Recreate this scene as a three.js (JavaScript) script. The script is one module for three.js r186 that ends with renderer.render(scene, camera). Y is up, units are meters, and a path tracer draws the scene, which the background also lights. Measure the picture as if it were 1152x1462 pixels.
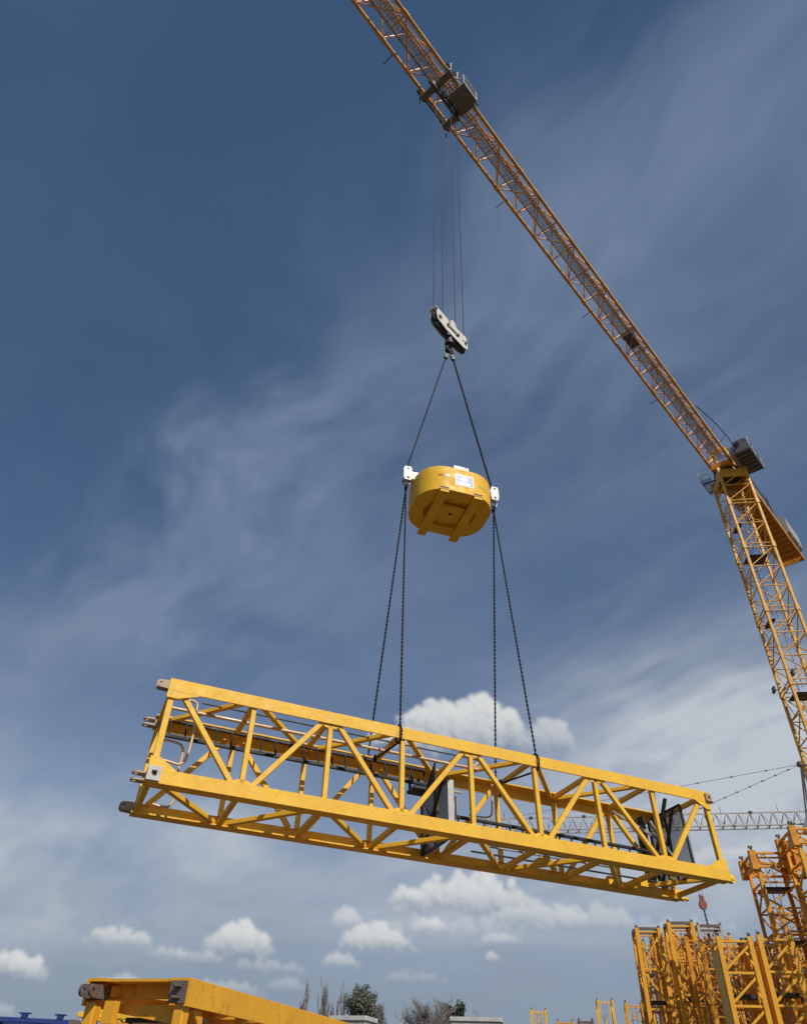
import * as THREE from 'three';
import { mergeGeometries } from 'three/addons/utils/BufferGeometryUtils.js';
import { ImprovedNoise } from 'three/addons/math/ImprovedNoise.js';

const V = (x = 0, y = 0, z = 0) => new THREE.Vector3(x, y, z);
const rad = THREE.MathUtils.degToRad;
const clamp = (x, a = 0, b = 1) => Math.min(b, Math.max(a, x));
const lerp = (a, b, t) => a + (b - a) * t;
const sst = (a, b, x) => { const t = clamp((x - a) / (b - a)); return t * t * (3 - 2 * t); };
function rng(seed) { let s = seed >>> 0; return () => { s = (s + 0x6D2B79F5) >>> 0; let t = s; t = Math.imul(t ^ (t >>> 15), t | 1); t ^= t + Math.imul(t ^ (t >>> 7), t | 61); return ((t ^ (t >>> 14)) >>> 0) / 4294967296; }; }
const noise = new ImprovedNoise();
const fbm = (x, y, z, o = 4) => { let a = 0, w = 0.5; for (let i = 0; i < o; i++) { a += w * noise.noise(x, y, z); x *= 2.03; y *= 2.03; z *= 2.03; w *= 0.5; } return a; };

// ------------------------------------------------------------------ camera, sun, exposure
const scene = new THREE.Scene();
const CAM = V(0, 1.6, 0), PITCH = 0.692382, ROLL = 0.040001, FPX = 1019.68;   // focal length in pixels of the 1152 x 1462 photograph
const camera = new THREE.PerspectiveCamera(71.273, 1152 / 1462, 0.1, 3000);
camera.position.copy(CAM);
camera.rotation.set(PITCH, 0, ROLL, 'XYZ');
camera.updateMatrixWorld(true);
scene.add(camera);

const renderer = new THREE.WebGLRenderer({ antialias: true });
renderer.toneMapping = THREE.LinearToneMapping;
renderer.toneMappingExposure = 1.0;
renderer.shadowMap.enabled = true;
renderer.setSize(806, 1024);

const SUN_AZ = 32, SUN_EL = 47;                                             // degrees: to the right of straight behind the camera, above the horizon
const sunDir = V(Math.sin(rad(SUN_AZ)) * Math.cos(rad(SUN_EL)), Math.sin(rad(SUN_EL)), Math.cos(rad(SUN_AZ)) * Math.cos(rad(SUN_EL)));
const sun = new THREE.DirectionalLight(new THREE.Color(1.0, 0.94, 0.84), 3.75);
sun.position.copy(sunDir).multiplyScalar(160).add(V(8, 10, -40));
sun.target.position.set(8, 10, -40); scene.add(sun.target);
sun.castShadow = true; sun.shadow.mapSize.set(4096, 4096);
Object.assign(sun.shadow.camera, { left: -90, right: 90, top: 90, bottom: -90, near: 1, far: 420 });
scene.add(sun);

// ------------------------------------------------------------------ sky: air, high veil and cumulus, as one equirectangular picture
const S2L = c => { c /= 255; return c <= 0.04045 ? c / 12.92 : Math.pow((c + 0.055) / 1.055, 2.4); };
const rgb = (r, g, b) => [S2L(r), S2L(g), S2L(b)];
const mix3 = (a, b, t) => [lerp(a[0], b[0], t), lerp(a[1], b[1], t), lerp(a[2], b[2], t)];
const dirAE = (az, el) => V(Math.sin(rad(az)) * Math.cos(rad(el)), Math.sin(rad(el)), -Math.cos(rad(az)) * Math.cos(rad(el)));
function makeSky() {
  const W = 2048, H = 1024, data = new Float32Array(W * H * 4);
  const stops = [[0, rgb(142, 156, 170)], [5, rgb(142, 157, 172)], [10, rgb(138, 156, 178)], [16, rgb(122, 144, 174)], [23, rgb(94, 117, 152)], [32, rgb(72, 97, 133)], [45, rgb(62, 87, 121)], [60, rgb(60, 85, 118)], [90, rgb(58, 82, 114)]];
  const veilC = rgb(120, 137, 163), bankC = rgb(192, 199, 207), greyC = rgb(136, 150, 168);
  const edgeN = dirAE(-32, 26).cross(dirAE(3, 66)).normalize();            // great circle along the edge of the high veil
  if (edgeN.dot(dirAE(10, 30)) < 0) edgeN.negate();
  const along = V().crossVectors(edgeN, V(0, 1, 0)).normalize();
  const banks = [[27, 21, 13, 5.5, 1.05], [36, 17, 14, 5, 0.6], [17, 18.5, 8, 3, 0.4], [-24, 13.4, 9, 3.8, 0.52], [-33, 11, 12, 3.2, 0.45], [-7, 12.5, 9, 2.4, 0.3], [-18, 9, 11, 2.2, 0.3], [16, 13, 12, 3, 0.35], [-14, 15.5, 6, 2.5, 0.3], [7, 10.2, 10, 2.6, 0.4], [-70, 18, 25, 6, 0.5], [95, 20, 30, 7, 0.6], [150, 17, 30, 6, 0.5], [-140, 22, 30, 7, 0.5]];
  const wisps = [[-20, 40, 9, 7, 0.5], [-26, 29, 8, 4, 0.5], [-11, 46, 10, 6, 0.45], [-19, 27.5, 8, 2.4, 0.5], [46, 61, 20, 9, 0.3], [8, 60, 12, 12, 0.18], [33, 42, 12, 7, 0.18], [-12, 35, 10, 5, 0.3], [20, 50, 12, 9, 0.2]];
  const d = V();
  for (let j = 0; j < H; j++) {
    const el = ((j + 0.5) / H - 0.5) * 180, y = Math.sin(rad(el)), ce = Math.cos(rad(el));
    for (let i = 0; i < W; i++) {
      const th = ((i + 0.5) / W - 0.5) * 2 * Math.PI; d.set(Math.cos(th) * ce, y, Math.sin(th) * ce);
      const k = (j * W + i) * 4;
      let c;
      if (el < -3) c = stops[0][1];
      else {
        const az = Math.atan2(d.x, -d.z) * 180 / Math.PI;
        let q = 0; while (q < stops.length - 2 && el > stops[q + 1][0]) q++;
        c = mix3(stops[q][1], stops[q + 1][1], clamp((el - stops[q][0]) / (stops[q + 1][0] - stops[q][0])));
        const yy = Math.max(y, 0) + 0.16, px = d.x / yy, pz = d.z / yy;
        const wx = px + 0.3 * fbm(px * 1.3, pz * 1.3, 3.3, 4), wz = pz + 0.3 * fbm(px * 1.3, pz * 1.3, 8.7, 4);
        const a = wx * 0.67 + wz * 0.74, b = -wx * 0.74 + wz * 0.67;
        const fib = fbm(a * 1.5, b * 4.6, 1.7, 5), lump = fbm(a * 1.3, b * 1.7, 5.1, 5), fine = fbm(a * 5, b * 19, 2.2, 4), curl = fbm(px * 4.2 + fib * 1.5, pz * 4.2 + lump, 6.6, 4);
        // veil on one side of its ragged edge
        const sd = Math.asin(d.dot(edgeN)) * 180 / Math.PI;
        const m = sst(-5, 7, sd + lump * 14 + fib * 8 + fine * 4 + curl * 5);
        let v = m * (0.22 + 0.34 * lump + 0.17 * fib + 0.08 * fine + 0.13 * curl) + (1 - m) * 0.14 * clamp(0.25 + lump * 1.1 + fib * 0.7 + curl * 0.5);
        for (const w of wisps) {
          const da = ((az - w[0] + 540) % 360 - 180) * ce / w[2], de = (el - w[1]) / w[3];
          const g = Math.exp(-(da * da + de * de)); if (g > 0.01) v += g * w[4] * clamp(0.62 + fib * 0.8 + lump * 0.8 + fine * 0.6 + curl * 0.7, 0, 1.15) * (0.3 + 0.7 * m);
        }
        c = mix3(c, veilC, clamp(v, 0, 0.85));
        // pale stratus banks low down
        let s = 0;
        for (const w of banks) {
          const da = ((az - w[0] + 540) % 360 - 180) / w[2], de = (el - w[1] - fib * 3 * (w[3] / 5)) / (w[3] * (el > w[1] ? 1.15 : 1.25));
          s += w[4] * Math.exp(-(da * da + de * de) * (1 - 0.9 * lump)) * clamp(0.78 + lump * 0.9 + fib * 0.5 + fine * 0.35 + curl * 0.5, 0, 1.2);
        }
        c = mix3(c, bankC, clamp(s, 0, 0.92));
        const low = sst(15, 5, el) * clamp(0.35 + fbm(az * 0.09, el * 0.35, 9.1, 4) * 1.6);
        c = mix3(c, greyC, low * 0.7);
      }
      data[k] = c[0]; data[k + 1] = c[1]; data[k + 2] = c[2]; data[k + 3] = 1;
    }
  }
  // cumulus: heaps of round lobes on a flat base, lit from the sun's side
  const lit = rgb(220, 221, 220), dark = rgb(142, 154, 170);
  const cu = [ // azimuth, elevation of the base, half width, height, opacity, seed
    [5.4, 21.4, 5.8, 4.9, 0.98, 3], [12.6, 21.2, 1.9, 2.9, 0.6, 4], [-0.2, 21.4, 2.4, 1.8, 0.85, 41],
    [5.6, 10.4, 5.4, 3.2, 0.9, 5], [1.4, 10.9, 1.4, 1.4, 0.85, 6], [10.5, 9.8, 4.0, 1.7, 0.5, 7], [14.5, 9.4, 5.0, 1.8, 0.4, 71], [4.5, 9.0, 6, 1.6, 0.3, 72],
    [-2.9, 9.3, 1.3, 1.5, 0.62, 8], [-0.7, 8.0, 3.0, 2.0, 0.85, 9], [3.0, 9.3, 1.5, 1.0, 0.75, 10], [8.0, 8.6, 2.0, 0.9, 0.5, 11], [-3.0, 7.1, 1.4, 1.0, 0.62, 12], [7.3, 7.7, .55, .6, 0.6, 13],
    [-10.1, 7.4, 2.5, 2.4, 0.95, 14], [-12.6, 6.8, 2.2, 0.9, 0.4, 141], [-8, 6.5, 3, 1.0, 0.35, 142], [-17.8, 7.4, 2.3, 1.3, 0.72, 15], [-14.6, 7.0, 1.5, 0.7, 0.45, 16], [-23.4, 5.2, 2.0, 1.9, 0.93, 17], [-17.0, 5.1, 1.8, 1.0, 0.5, 18], [-10.5, 5.2, 2.6, 1.0, 0.4, 19], [-24, 3.2, 1.7, 1.0, 0.35, 20], [16, 11.5, 3.5, 1.4, 0.3, 21], [-6.6, 5.6, 1.4, .8, .3, 22], [24, 13, 4, 1.6, .35, 23], [20, 9, 4, 1.3, .3, 24], [2, 6.3, 3, .8, .22, 25]];
  const R0 = rng(77);
  for (let i = 0; i < 36; i++) { const az = 38 + R0() * 284, e = 4 + R0() * 9; cu.push([az, e, 2 + R0() * 4, 0.8 + R0() * 2, 0.4 + R0() * 0.55, 100 + i]); }
  const L = V(0.55, 0.72, 0.42).normalize();
  for (const [az0, el0, hw, ht, op, seed] of cu) {
    const r = rng(seed * 977 + 5), blobs = [], n = 46;
    for (let i = 0; i < n; i++) {
      const t = r() * 2 - 1, top = Math.pow(1 - t * t, 0.6) * (0.75 + 0.25 * r()), rr = ht * (0.10 + 0.22 * r() * r() + (i < 8 ? 0.12 : 0)) * (0.6 + 0.4 * top);
      blobs.push([t * (hw - rr * 0.6), Math.max(rr * 0.35, (0.15 + 0.85 * Math.sqrt(r())) * top * ht - rr), rr]);
    }
    for (let i = 0; i < 9; i++) { const t = (i + 0.5) / 4.5 - 1, top = Math.pow(1 - t * t * 0.9, 0.7), rr = ht * (0.26 + 0.1 * r()) * top; blobs.push([t * (hw - rr), Math.max(rr * 0.5, top * ht * (0.36 + 0.12 * r()) - rr * 0.3), rr]); }
    const f = 2.6 / ht;
    const height = (x, y) => {
      const n1 = fbm(x * f * 0.8 + seed, y * f * 0.8, seed * 0.37, 4), n2 = fbm(x * f * 2.4, y * f * 2.4 + seed, seed * 0.71, 4);
      const n3 = fbm(x * f * 2.4 + 7.7, y * f * 2.4 + 3.1, seed * 0.53, 3), X = x + (n1 * 0.14 + n3 * 0.12) * ht, Y = y + (n2 * 0.12 + n1 * 0.08) * ht;
      let h = -9;
      for (const b of blobs) { const dx = X - b[0], dy = Y - b[1], q = b[2] * b[2] - dx * dx - dy * dy; const e = q > 0 ? Math.sqrt(q) : q / b[2]; h = Math.max(h, e); }
      return h + n1 * ht * 0.12 + n2 * ht * 0.14;
    };
    const cosE = Math.cos(rad(el0 + ht / 2)), dTex = 360 / W;
    const spanA = (hw + ht * 0.6) / cosE, j0 = Math.floor(((el0 - ht * 0.45) / 180 + 0.5) * H), j1 = Math.ceil(((el0 + ht * 1.4) / 180 + 0.5) * H);
    for (let j = Math.max(0, j0); j <= j1; j++) for (let q = -Math.ceil(spanA / dTex); q <= Math.ceil(spanA / dTex); q++) {
      const y = ((j + 0.5) / H - 0.5) * 180 - el0;
      const i = ((Math.floor(((az0 - 90) / 360 + 0.5) * W) + q) % W + W) % W;
      const az = ((i + 0.5) / W - 0.5) * 360 + 90;                          // azimuth from -z of this texel
      const x = (((az - az0 + 540) % 360 + 360) % 360 - 180) * cosE;
      const h = height(x, y); if (h < -ht * 0.3) continue;
      const e = 0.1, gx = (height(x + e, y) - height(x - e, y)) / (2 * e), gy = (height(x, y + e) - height(x, y - e)) / (2 * e);
      const nl = 1 / Math.sqrt(1 + 0.45 * (gx * gx + gy * gy)), sh = clamp((-gx * L.x * 0.67 - gy * L.y * 0.67) * nl * 0.5 + 0.62 * nl + 0.05);
      const up = sst(-0.05, 0.62, y / ht + 0.12 * fbm(x * 3 / ht, y * 3 / ht, seed, 3));
      const br = clamp(sh * 0.62 + up * 0.62 - 0.1);
      const base = sst(-0.3 * ht, 0.2 * ht, y + 0.5 * ht * fbm(x * 1.3 / ht, y * 2.4 / ht, seed + 9, 4));
      const al = sst(-0.07 * ht, lerp(0.26, 0.07, sst(0.1, 0.7, y / ht)) * ht, h) * base * op * 0.94;
      const k = (j * W + i) * 4, c = mix3(dark, lit, br);
      for (let a = 0; a < 3; a++) data[k + a] = lerp(data[k + a], c[a], al);
    }
  }
  const t = new THREE.DataTexture(data, W, H, THREE.RGBAFormat, THREE.FloatType);
  t.mapping = THREE.EquirectangularReflectionMapping; t.magFilter = THREE.LinearFilter; t.minFilter = THREE.LinearFilter; t.wrapS = THREE.RepeatWrapping; t.needsUpdate = true;
  return t;
}
const sky = makeSky();
scene.background = sky; scene.environment = sky;

// ------------------------------------------------------------------ pixels of the photograph to points
function ray(px, py) { return V((px - 576) / FPX, (731 - py) / FPX, -1).applyEuler(camera.rotation).normalize(); }
const fwd = V(0, 0, -1).applyEuler(camera.rotation);
const atDepth = (px, py, dz) => { const d = ray(px, py); return CAM.clone().addScaledVector(d, dz / d.dot(fwd)); };
const atPlane = (px, py, p0, n) => { const d = ray(px, py); return CAM.clone().addScaledVector(d, p0.clone().sub(CAM).dot(n) / d.dot(n)); };

// ------------------------------------------------------------------ materials
function tex(size, fn, srgb = true) {
  const d = new Uint8Array(size * size * 4);
  for (let j = 0; j < size; j++) for (let i = 0; i < size; i++) { const c = fn(i / size, j / size), k = (j * size + i) * 4; d[k] = clamp(c[0], 0, 255); d[k + 1] = clamp(c[1], 0, 255); d[k + 2] = clamp(c[2], 0, 255); d[k + 3] = 255; }
  const t = new THREE.DataTexture(d, size, size); t.wrapS = t.wrapT = THREE.RepeatWrapping; t.magFilter = THREE.LinearFilter; t.minFilter = THREE.LinearMipmapLinearFilter; t.generateMipmaps = true;
  if (srgb) t.colorSpace = THREE.SRGBColorSpace; t.needsUpdate = true; return t;
}
// tileable value noise: f cells a side
const hash = (x, y, k) => { let h = Math.imul(x | 0, 374761393) + Math.imul(y | 0, 668265263) + Math.imul(k | 0, 1274126177); h = Math.imul(h ^ (h >>> 13), 1274126177); return ((h ^ (h >>> 16)) >>> 0) / 4294967296; };
function vn(u, v, f, k) { const x = u * f, y = v * f, x0 = Math.floor(x), y0 = Math.floor(y), a = x - x0, b = y - y0, sa = a * a * (3 - 2 * a), sb = b * b * (3 - 2 * b), m = q => ((q % f) + f) % f; return lerp(lerp(hash(m(x0), m(y0), k), hash(m(x0 + 1), m(y0), k), sa), lerp(hash(m(x0), m(y0 + 1), k), hash(m(x0 + 1), m(y0 + 1), k), sa), sb) * 2 - 1; }
const tn = (u, v, f, o, s = 0) => { let a = 0, w = 0.5, q = Math.max(2, Math.round(f)); for (let i = 0; i < o; i++) { a += w * vn(u, v, q, Math.round(s * 10) + i * 17); q *= 2; w *= 0.5; } return a; };
function paint([r, g, b], seed, wear, rough) {
  const map = tex(256, (u, v) => {
    const n = tn(u, v, 5, 5, seed), m = tn(u, v, 26, 3, seed + 4), st = tn(u, v, 34, 3, seed + 8), big = tn(u, v, 4, 3, seed + 11);
    let k = 1 + n * 0.05 + m * 0.03; let c = [r * k, g * k * (1 + n * 0.04), b * k];
    const dirt = sst(0.30, 0.46, st + big * 0.35) * wear + sst(0.05, 0.5, big + m * 0.5) * wear * 0.18;                     // grime and chips
    c = [lerp(c[0], 92, dirt), lerp(c[1], 66, dirt), lerp(c[2], 40, dirt)];
    return c;
  });
  map.repeat.set(0.55, 0.55);
  const rm = tex(128, (u, v) => { const n = tn(u, v, 9, 4, seed + 2); const k = 255 * clamp(rough + n * 0.25); return [k, k, k]; }, false); rm.repeat.set(0.8, 0.8);
  return new THREE.MeshStandardMaterial({ map, roughnessMap: rm, roughness: 1, metalness: 0 });
}
const M = {
  yellow: paint([240, 187, 52], 1.3, 0.14, 0.58),
  drum: paint([246, 190, 44], 2.9, 0.06, 0.6),
  yellowOld: paint([236, 172, 44], 5.1, 0.22, 0.58),
  orange: paint([224, 152, 40], 9.4, 0.5, 0.55),
  craneYellow: paint([236, 174, 58], 3.7, 0.3, 0.5),
  amber: paint([230, 166, 82], 12.7, 0.2, 0.38),
  blue: paint([38, 62, 132], 7.7, 0.4, 0.5),
  white: paint([232, 230, 222], 11.3, 0.08, 0.4),
  greyWhite: paint([186, 180, 176], 13.3, 0.5, 0.55),
  galv: new THREE.MeshStandardMaterial({ map: tex(128, (u, v) => { const n = tn(u, v, 14, 4, 2); const k = 150 + n * 60; return [k, k * 1.01, k * 1.02]; }), roughness: 0.5, metalness: 0.55 }),
  grate: new THREE.MeshStandardMaterial({ color: 0x8c9298, roughness: 0.6, metalness: 0.2 }),
  meshPanel: new THREE.MeshStandardMaterial({ color: 0x6f7378, roughness: 0.55, metalness: 0.1 }),
  pale: paint([196, 198, 194], 21.1, 0.12, 0.5),
  railTube: paint([222, 190, 150], 23.1, 0.1, 0.4),
  dark: paint([52, 54, 58], 15.3, 0.2, 0.55),
  black: paint([30, 31, 34], 33.3, 0.15, 0.6),
  chain: new THREE.MeshStandardMaterial({ color: 0x2a272b, roughness: 0.5, metalness: 0.6 }),
  rope: new THREE.MeshStandardMaterial({ color: 0x34353a, roughness: 0.6, metalness: 0.5 }),
  steel: paint([112, 100, 92], 17.7, 0.7, 0.5),
  lugSteel: paint([176, 150, 128], 18.7, 0.6, 0.45),
  beige: paint([122, 114, 98], 19.9, 0.3, 0.6),
  concrete: paint([168, 168, 164], 25.5, 0.25, 0.9),
  redOrange: paint([150, 84, 62], 27.7, 0.6, 0.6),
  bark: paint([150, 145, 140], 29.9, 0, 0.95),
  glass: new THREE.MeshPhysicalMaterial({ color: 0x20282c, roughness: 0.05, metalness: 0, clearcoat: 1 }),
  machine: paint([108, 112, 116], 35.1, 0.3, 0.5),
  timber: paint([118, 92, 62], 31.1, 0.5, 0.9),
};

// ------------------------------------------------------------------ helpers
const used = new Map();
function numbered(n) { const k = used.get(n) || 0; used.set(n, k + 1); return k ? `${n}_${String(k).padStart(3, '0')}` : n; }
function thing(name, label, category, group, pos) {
  const o = new THREE.Group(); o.name = numbered(name); o.userData = { label, category }; if (group) o.userData.group = group;
  if (pos) o.position.copy(pos); scene.add(o); return o;
}
function tag(o, label, category, group) { o.userData.label = label; o.userData.category = category; if (group) o.userData.group = group; return o; }
function grp(name, parent) { const g = new THREE.Group(); g.name = name; parent.add(g); return g; }
function uvBox(g) {
  if (g.index) g = g.toNonIndexed();
  const p = g.attributes.position, n = g.attributes.normal, uv = new Float32Array(p.count * 2);
  for (let i = 0; i < p.count; i++) {
    const ax = Math.abs(n.getX(i)), ay = Math.abs(n.getY(i)), az = Math.abs(n.getZ(i)), x = p.getX(i), y = p.getY(i), z = p.getZ(i);
    const [a, b] = ax > ay && ax > az ? [z, y] : az > ay ? [x, y] : [x, z]; uv[i * 2] = a; uv[i * 2 + 1] = b;
  }
  g.setAttribute('uv', new THREE.BufferAttribute(uv, 2)); return g;
}
function mesh(name, geos, mat, parent = scene) {
  let g = Array.isArray(geos) ? mergeGeometries(geos.map(q => { let e = q.index ? q.toNonIndexed() : q; for (const k of Object.keys(e.attributes)) if (!['position', 'normal', 'uv'].includes(k)) e.deleteAttribute(k); return e; })) : geos;
  const m = new THREE.Mesh(g, mat); m.name = parent === scene ? numbered(name) : name; m.castShadow = m.receiveShadow = true; parent.add(m); return m;
}
// prism of chamfered rectangle section along +y, centred
const cache = new Map();
function prism(w, h, len, ch = 0.1) {
  const key = `p${w.toFixed(3)},${h.toFixed(3)},${len.toFixed(2)},${ch}`; if (cache.has(key)) return cache.get(key);
  const c = Math.min(w, h) * ch, a = w / 2, b = h / 2;
  const P = [[a - c, -b], [a, -b + c], [a, b - c], [a - c, b], [-a + c, b], [-a, b - c], [-a, -b + c], [-a + c, -b]];
  const pos = [], y0 = -len / 2, y1 = len / 2;
  for (let i = 0; i < 8; i++) { const p = P[i], q = P[(i + 1) % 8]; pos.push(p[0], y0, -p[1], q[0], y0, -q[1], q[0], y1, -q[1], p[0], y0, -p[1], q[0], y1, -q[1], p[0], y1, -p[1]); }
  for (let i = 1; i < 7; i++) { pos.push(P[0][0], y1, -P[0][1], P[i][0], y1, -P[i][1], P[i + 1][0], y1, -P[i + 1][1]); pos.push(P[0][0], y0, -P[0][1], P[i + 1][0], y0, -P[i + 1][1], P[i][0], y0, -P[i][1]); }
  let g = new THREE.BufferGeometry(); g.setAttribute('position', new THREE.Float32BufferAttribute(pos, 3)); g.computeVertexNormals(); g = uvBox(g); cache.set(key, g); return g;
}
function rod(r, len, seg = 8, r2 = r) { const key = `r${r},${r2},${len.toFixed(2)},${seg}`; if (!cache.has(key)) cache.set(key, uvBox(new THREE.CylinderGeometry(r2, r, len, seg))); return cache.get(key); }
function frame(a, b, ref) {
  const y = b.clone().sub(a); const len = y.length(); y.divideScalar(len);
  let z = (ref || (Math.abs(y.y) > 0.9 ? V(0, 0, 1) : V(0, 1, 0))).clone(); z.addScaledVector(y, -z.dot(y)).normalize();
  const x = V().crossVectors(y, z); return { m: new THREE.Matrix4().makeBasis(x, y, z).setPosition(a.clone().add(b).multiplyScalar(0.5)), len };
}
function put(o, m) { m.decompose(o.position, o.quaternion, o.scale); return o; }
const bar = (parent, name, a, b, w, h, mat, ref) => { const f = frame(a, b, ref); return put(mesh(name, prism(w, h, f.len), mat, parent), f.m); };   // h lies along ref
const tubeBar = (parent, name, a, b, r, mat, seg = 8) => { const f = frame(a, b); return put(mesh(name, rod(r, f.len, seg), mat, parent), f.m); };
const barG = (a, b, w, h, ref) => { const f = frame(a, b, ref); return prism(w, h, f.len).clone().applyMatrix4(f.m); };
const rodG = (a, b, r, seg = 6, r2 = r) => { const f = frame(a, b); return rod(r, f.len, seg, r2).clone().applyMatrix4(f.m); };
const boxG = (x0, x1, y0, y1, z0, z1) => prism(x1 - x0, z1 - z0, y1 - y0, 0.04).clone().translate((x0 + x1) / 2, (y0 + y1) / 2, (z0 + z1) / 2);
function angleG(a, b, d1, d2, s, t) {                                      // an L section: outer corner on the line a-b, flanges towards d1 and d2
  const o1 = d1.clone().multiplyScalar(s / 2).addScaledVector(d2, t / 2), o2 = d1.clone().multiplyScalar(t / 2).addScaledVector(d2, t + (s - t) / 2);
  return [barG(a.clone().add(o1), b.clone().add(o1), t, s, d1), barG(a.clone().add(o2), b.clone().add(o2), t, s - t, d2)];
}
function tubePath(pts, r, seg = 8, closed = false, n = pts.length * 6) { return uvBox(new THREE.TubeGeometry(new THREE.CatmullRomCurve3(pts, closed, 'catmullrom', 0.3), n, r, seg, closed)); }
function plateG(pts, t, holes = []) {                                      // flat plate in local xy, thickness t along z, centred
  const s = new THREE.Shape(pts.map(p => new THREE.Vector2(p[0], p[1])));
  for (const [x, y, r] of holes) { const h = new THREE.Path(); h.absarc(x, y, r, 0, Math.PI * 2, true); s.holes.push(h); }
  const g = new THREE.ExtrudeGeometry(s, { depth: t, bevelEnabled: false, curveSegments: 10 }); g.translate(0, 0, -t / 2); return uvBox(g);
}
function lugShape(L, h, r) { const p = [[0, -h], [0, h], [L - r, r]]; for (let i = 0; i <= 8; i++) { const a = Math.PI / 2 - i * Math.PI / 8; p.push([L - r + Math.cos(a) * r, Math.sin(a) * r]); } return p; }
const xf = (g, m) => g.clone().applyMatrix4(m);
const basis = (x, y, z, p) => new THREE.Matrix4().makeBasis(x, y, z).setPosition(p);
function dup(root, label, group) { const r = root.clone(); r.name = numbered(root.name.replace(/_\d\d\d$/, '')); r.userData = { ...root.userData }; if (label) r.userData.label = label; if (group) r.userData.group = group; scene.add(r); return r; }

// ------------------------------------------------------------------ ground
{
  const g = new THREE.PlaneGeometry(2400, 2400, 1, 1); g.rotateX(-Math.PI / 2);
  const uv = g.attributes.uv; for (let i = 0; i < uv.count; i++) uv.setXY(i, uv.getX(i) * 2400, uv.getY(i) * 2400);
  const map = tex(512, (u, v) => { const n = tn(u, v, 8, 5, 41), f = tn(u, v, 90, 2, 43); const k = 78 + n * 30 + f * 30; return [k * 1.02, k * 0.97, k * 0.88]; }); map.repeat.set(0.12, 0.12);
  const m = mesh('ground', g, new THREE.MeshStandardMaterial({ map, roughness: 0.95 })); m.userData.kind = 'structure'; m.userData.label = 'gravel ground of the storage yard';
}

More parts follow.
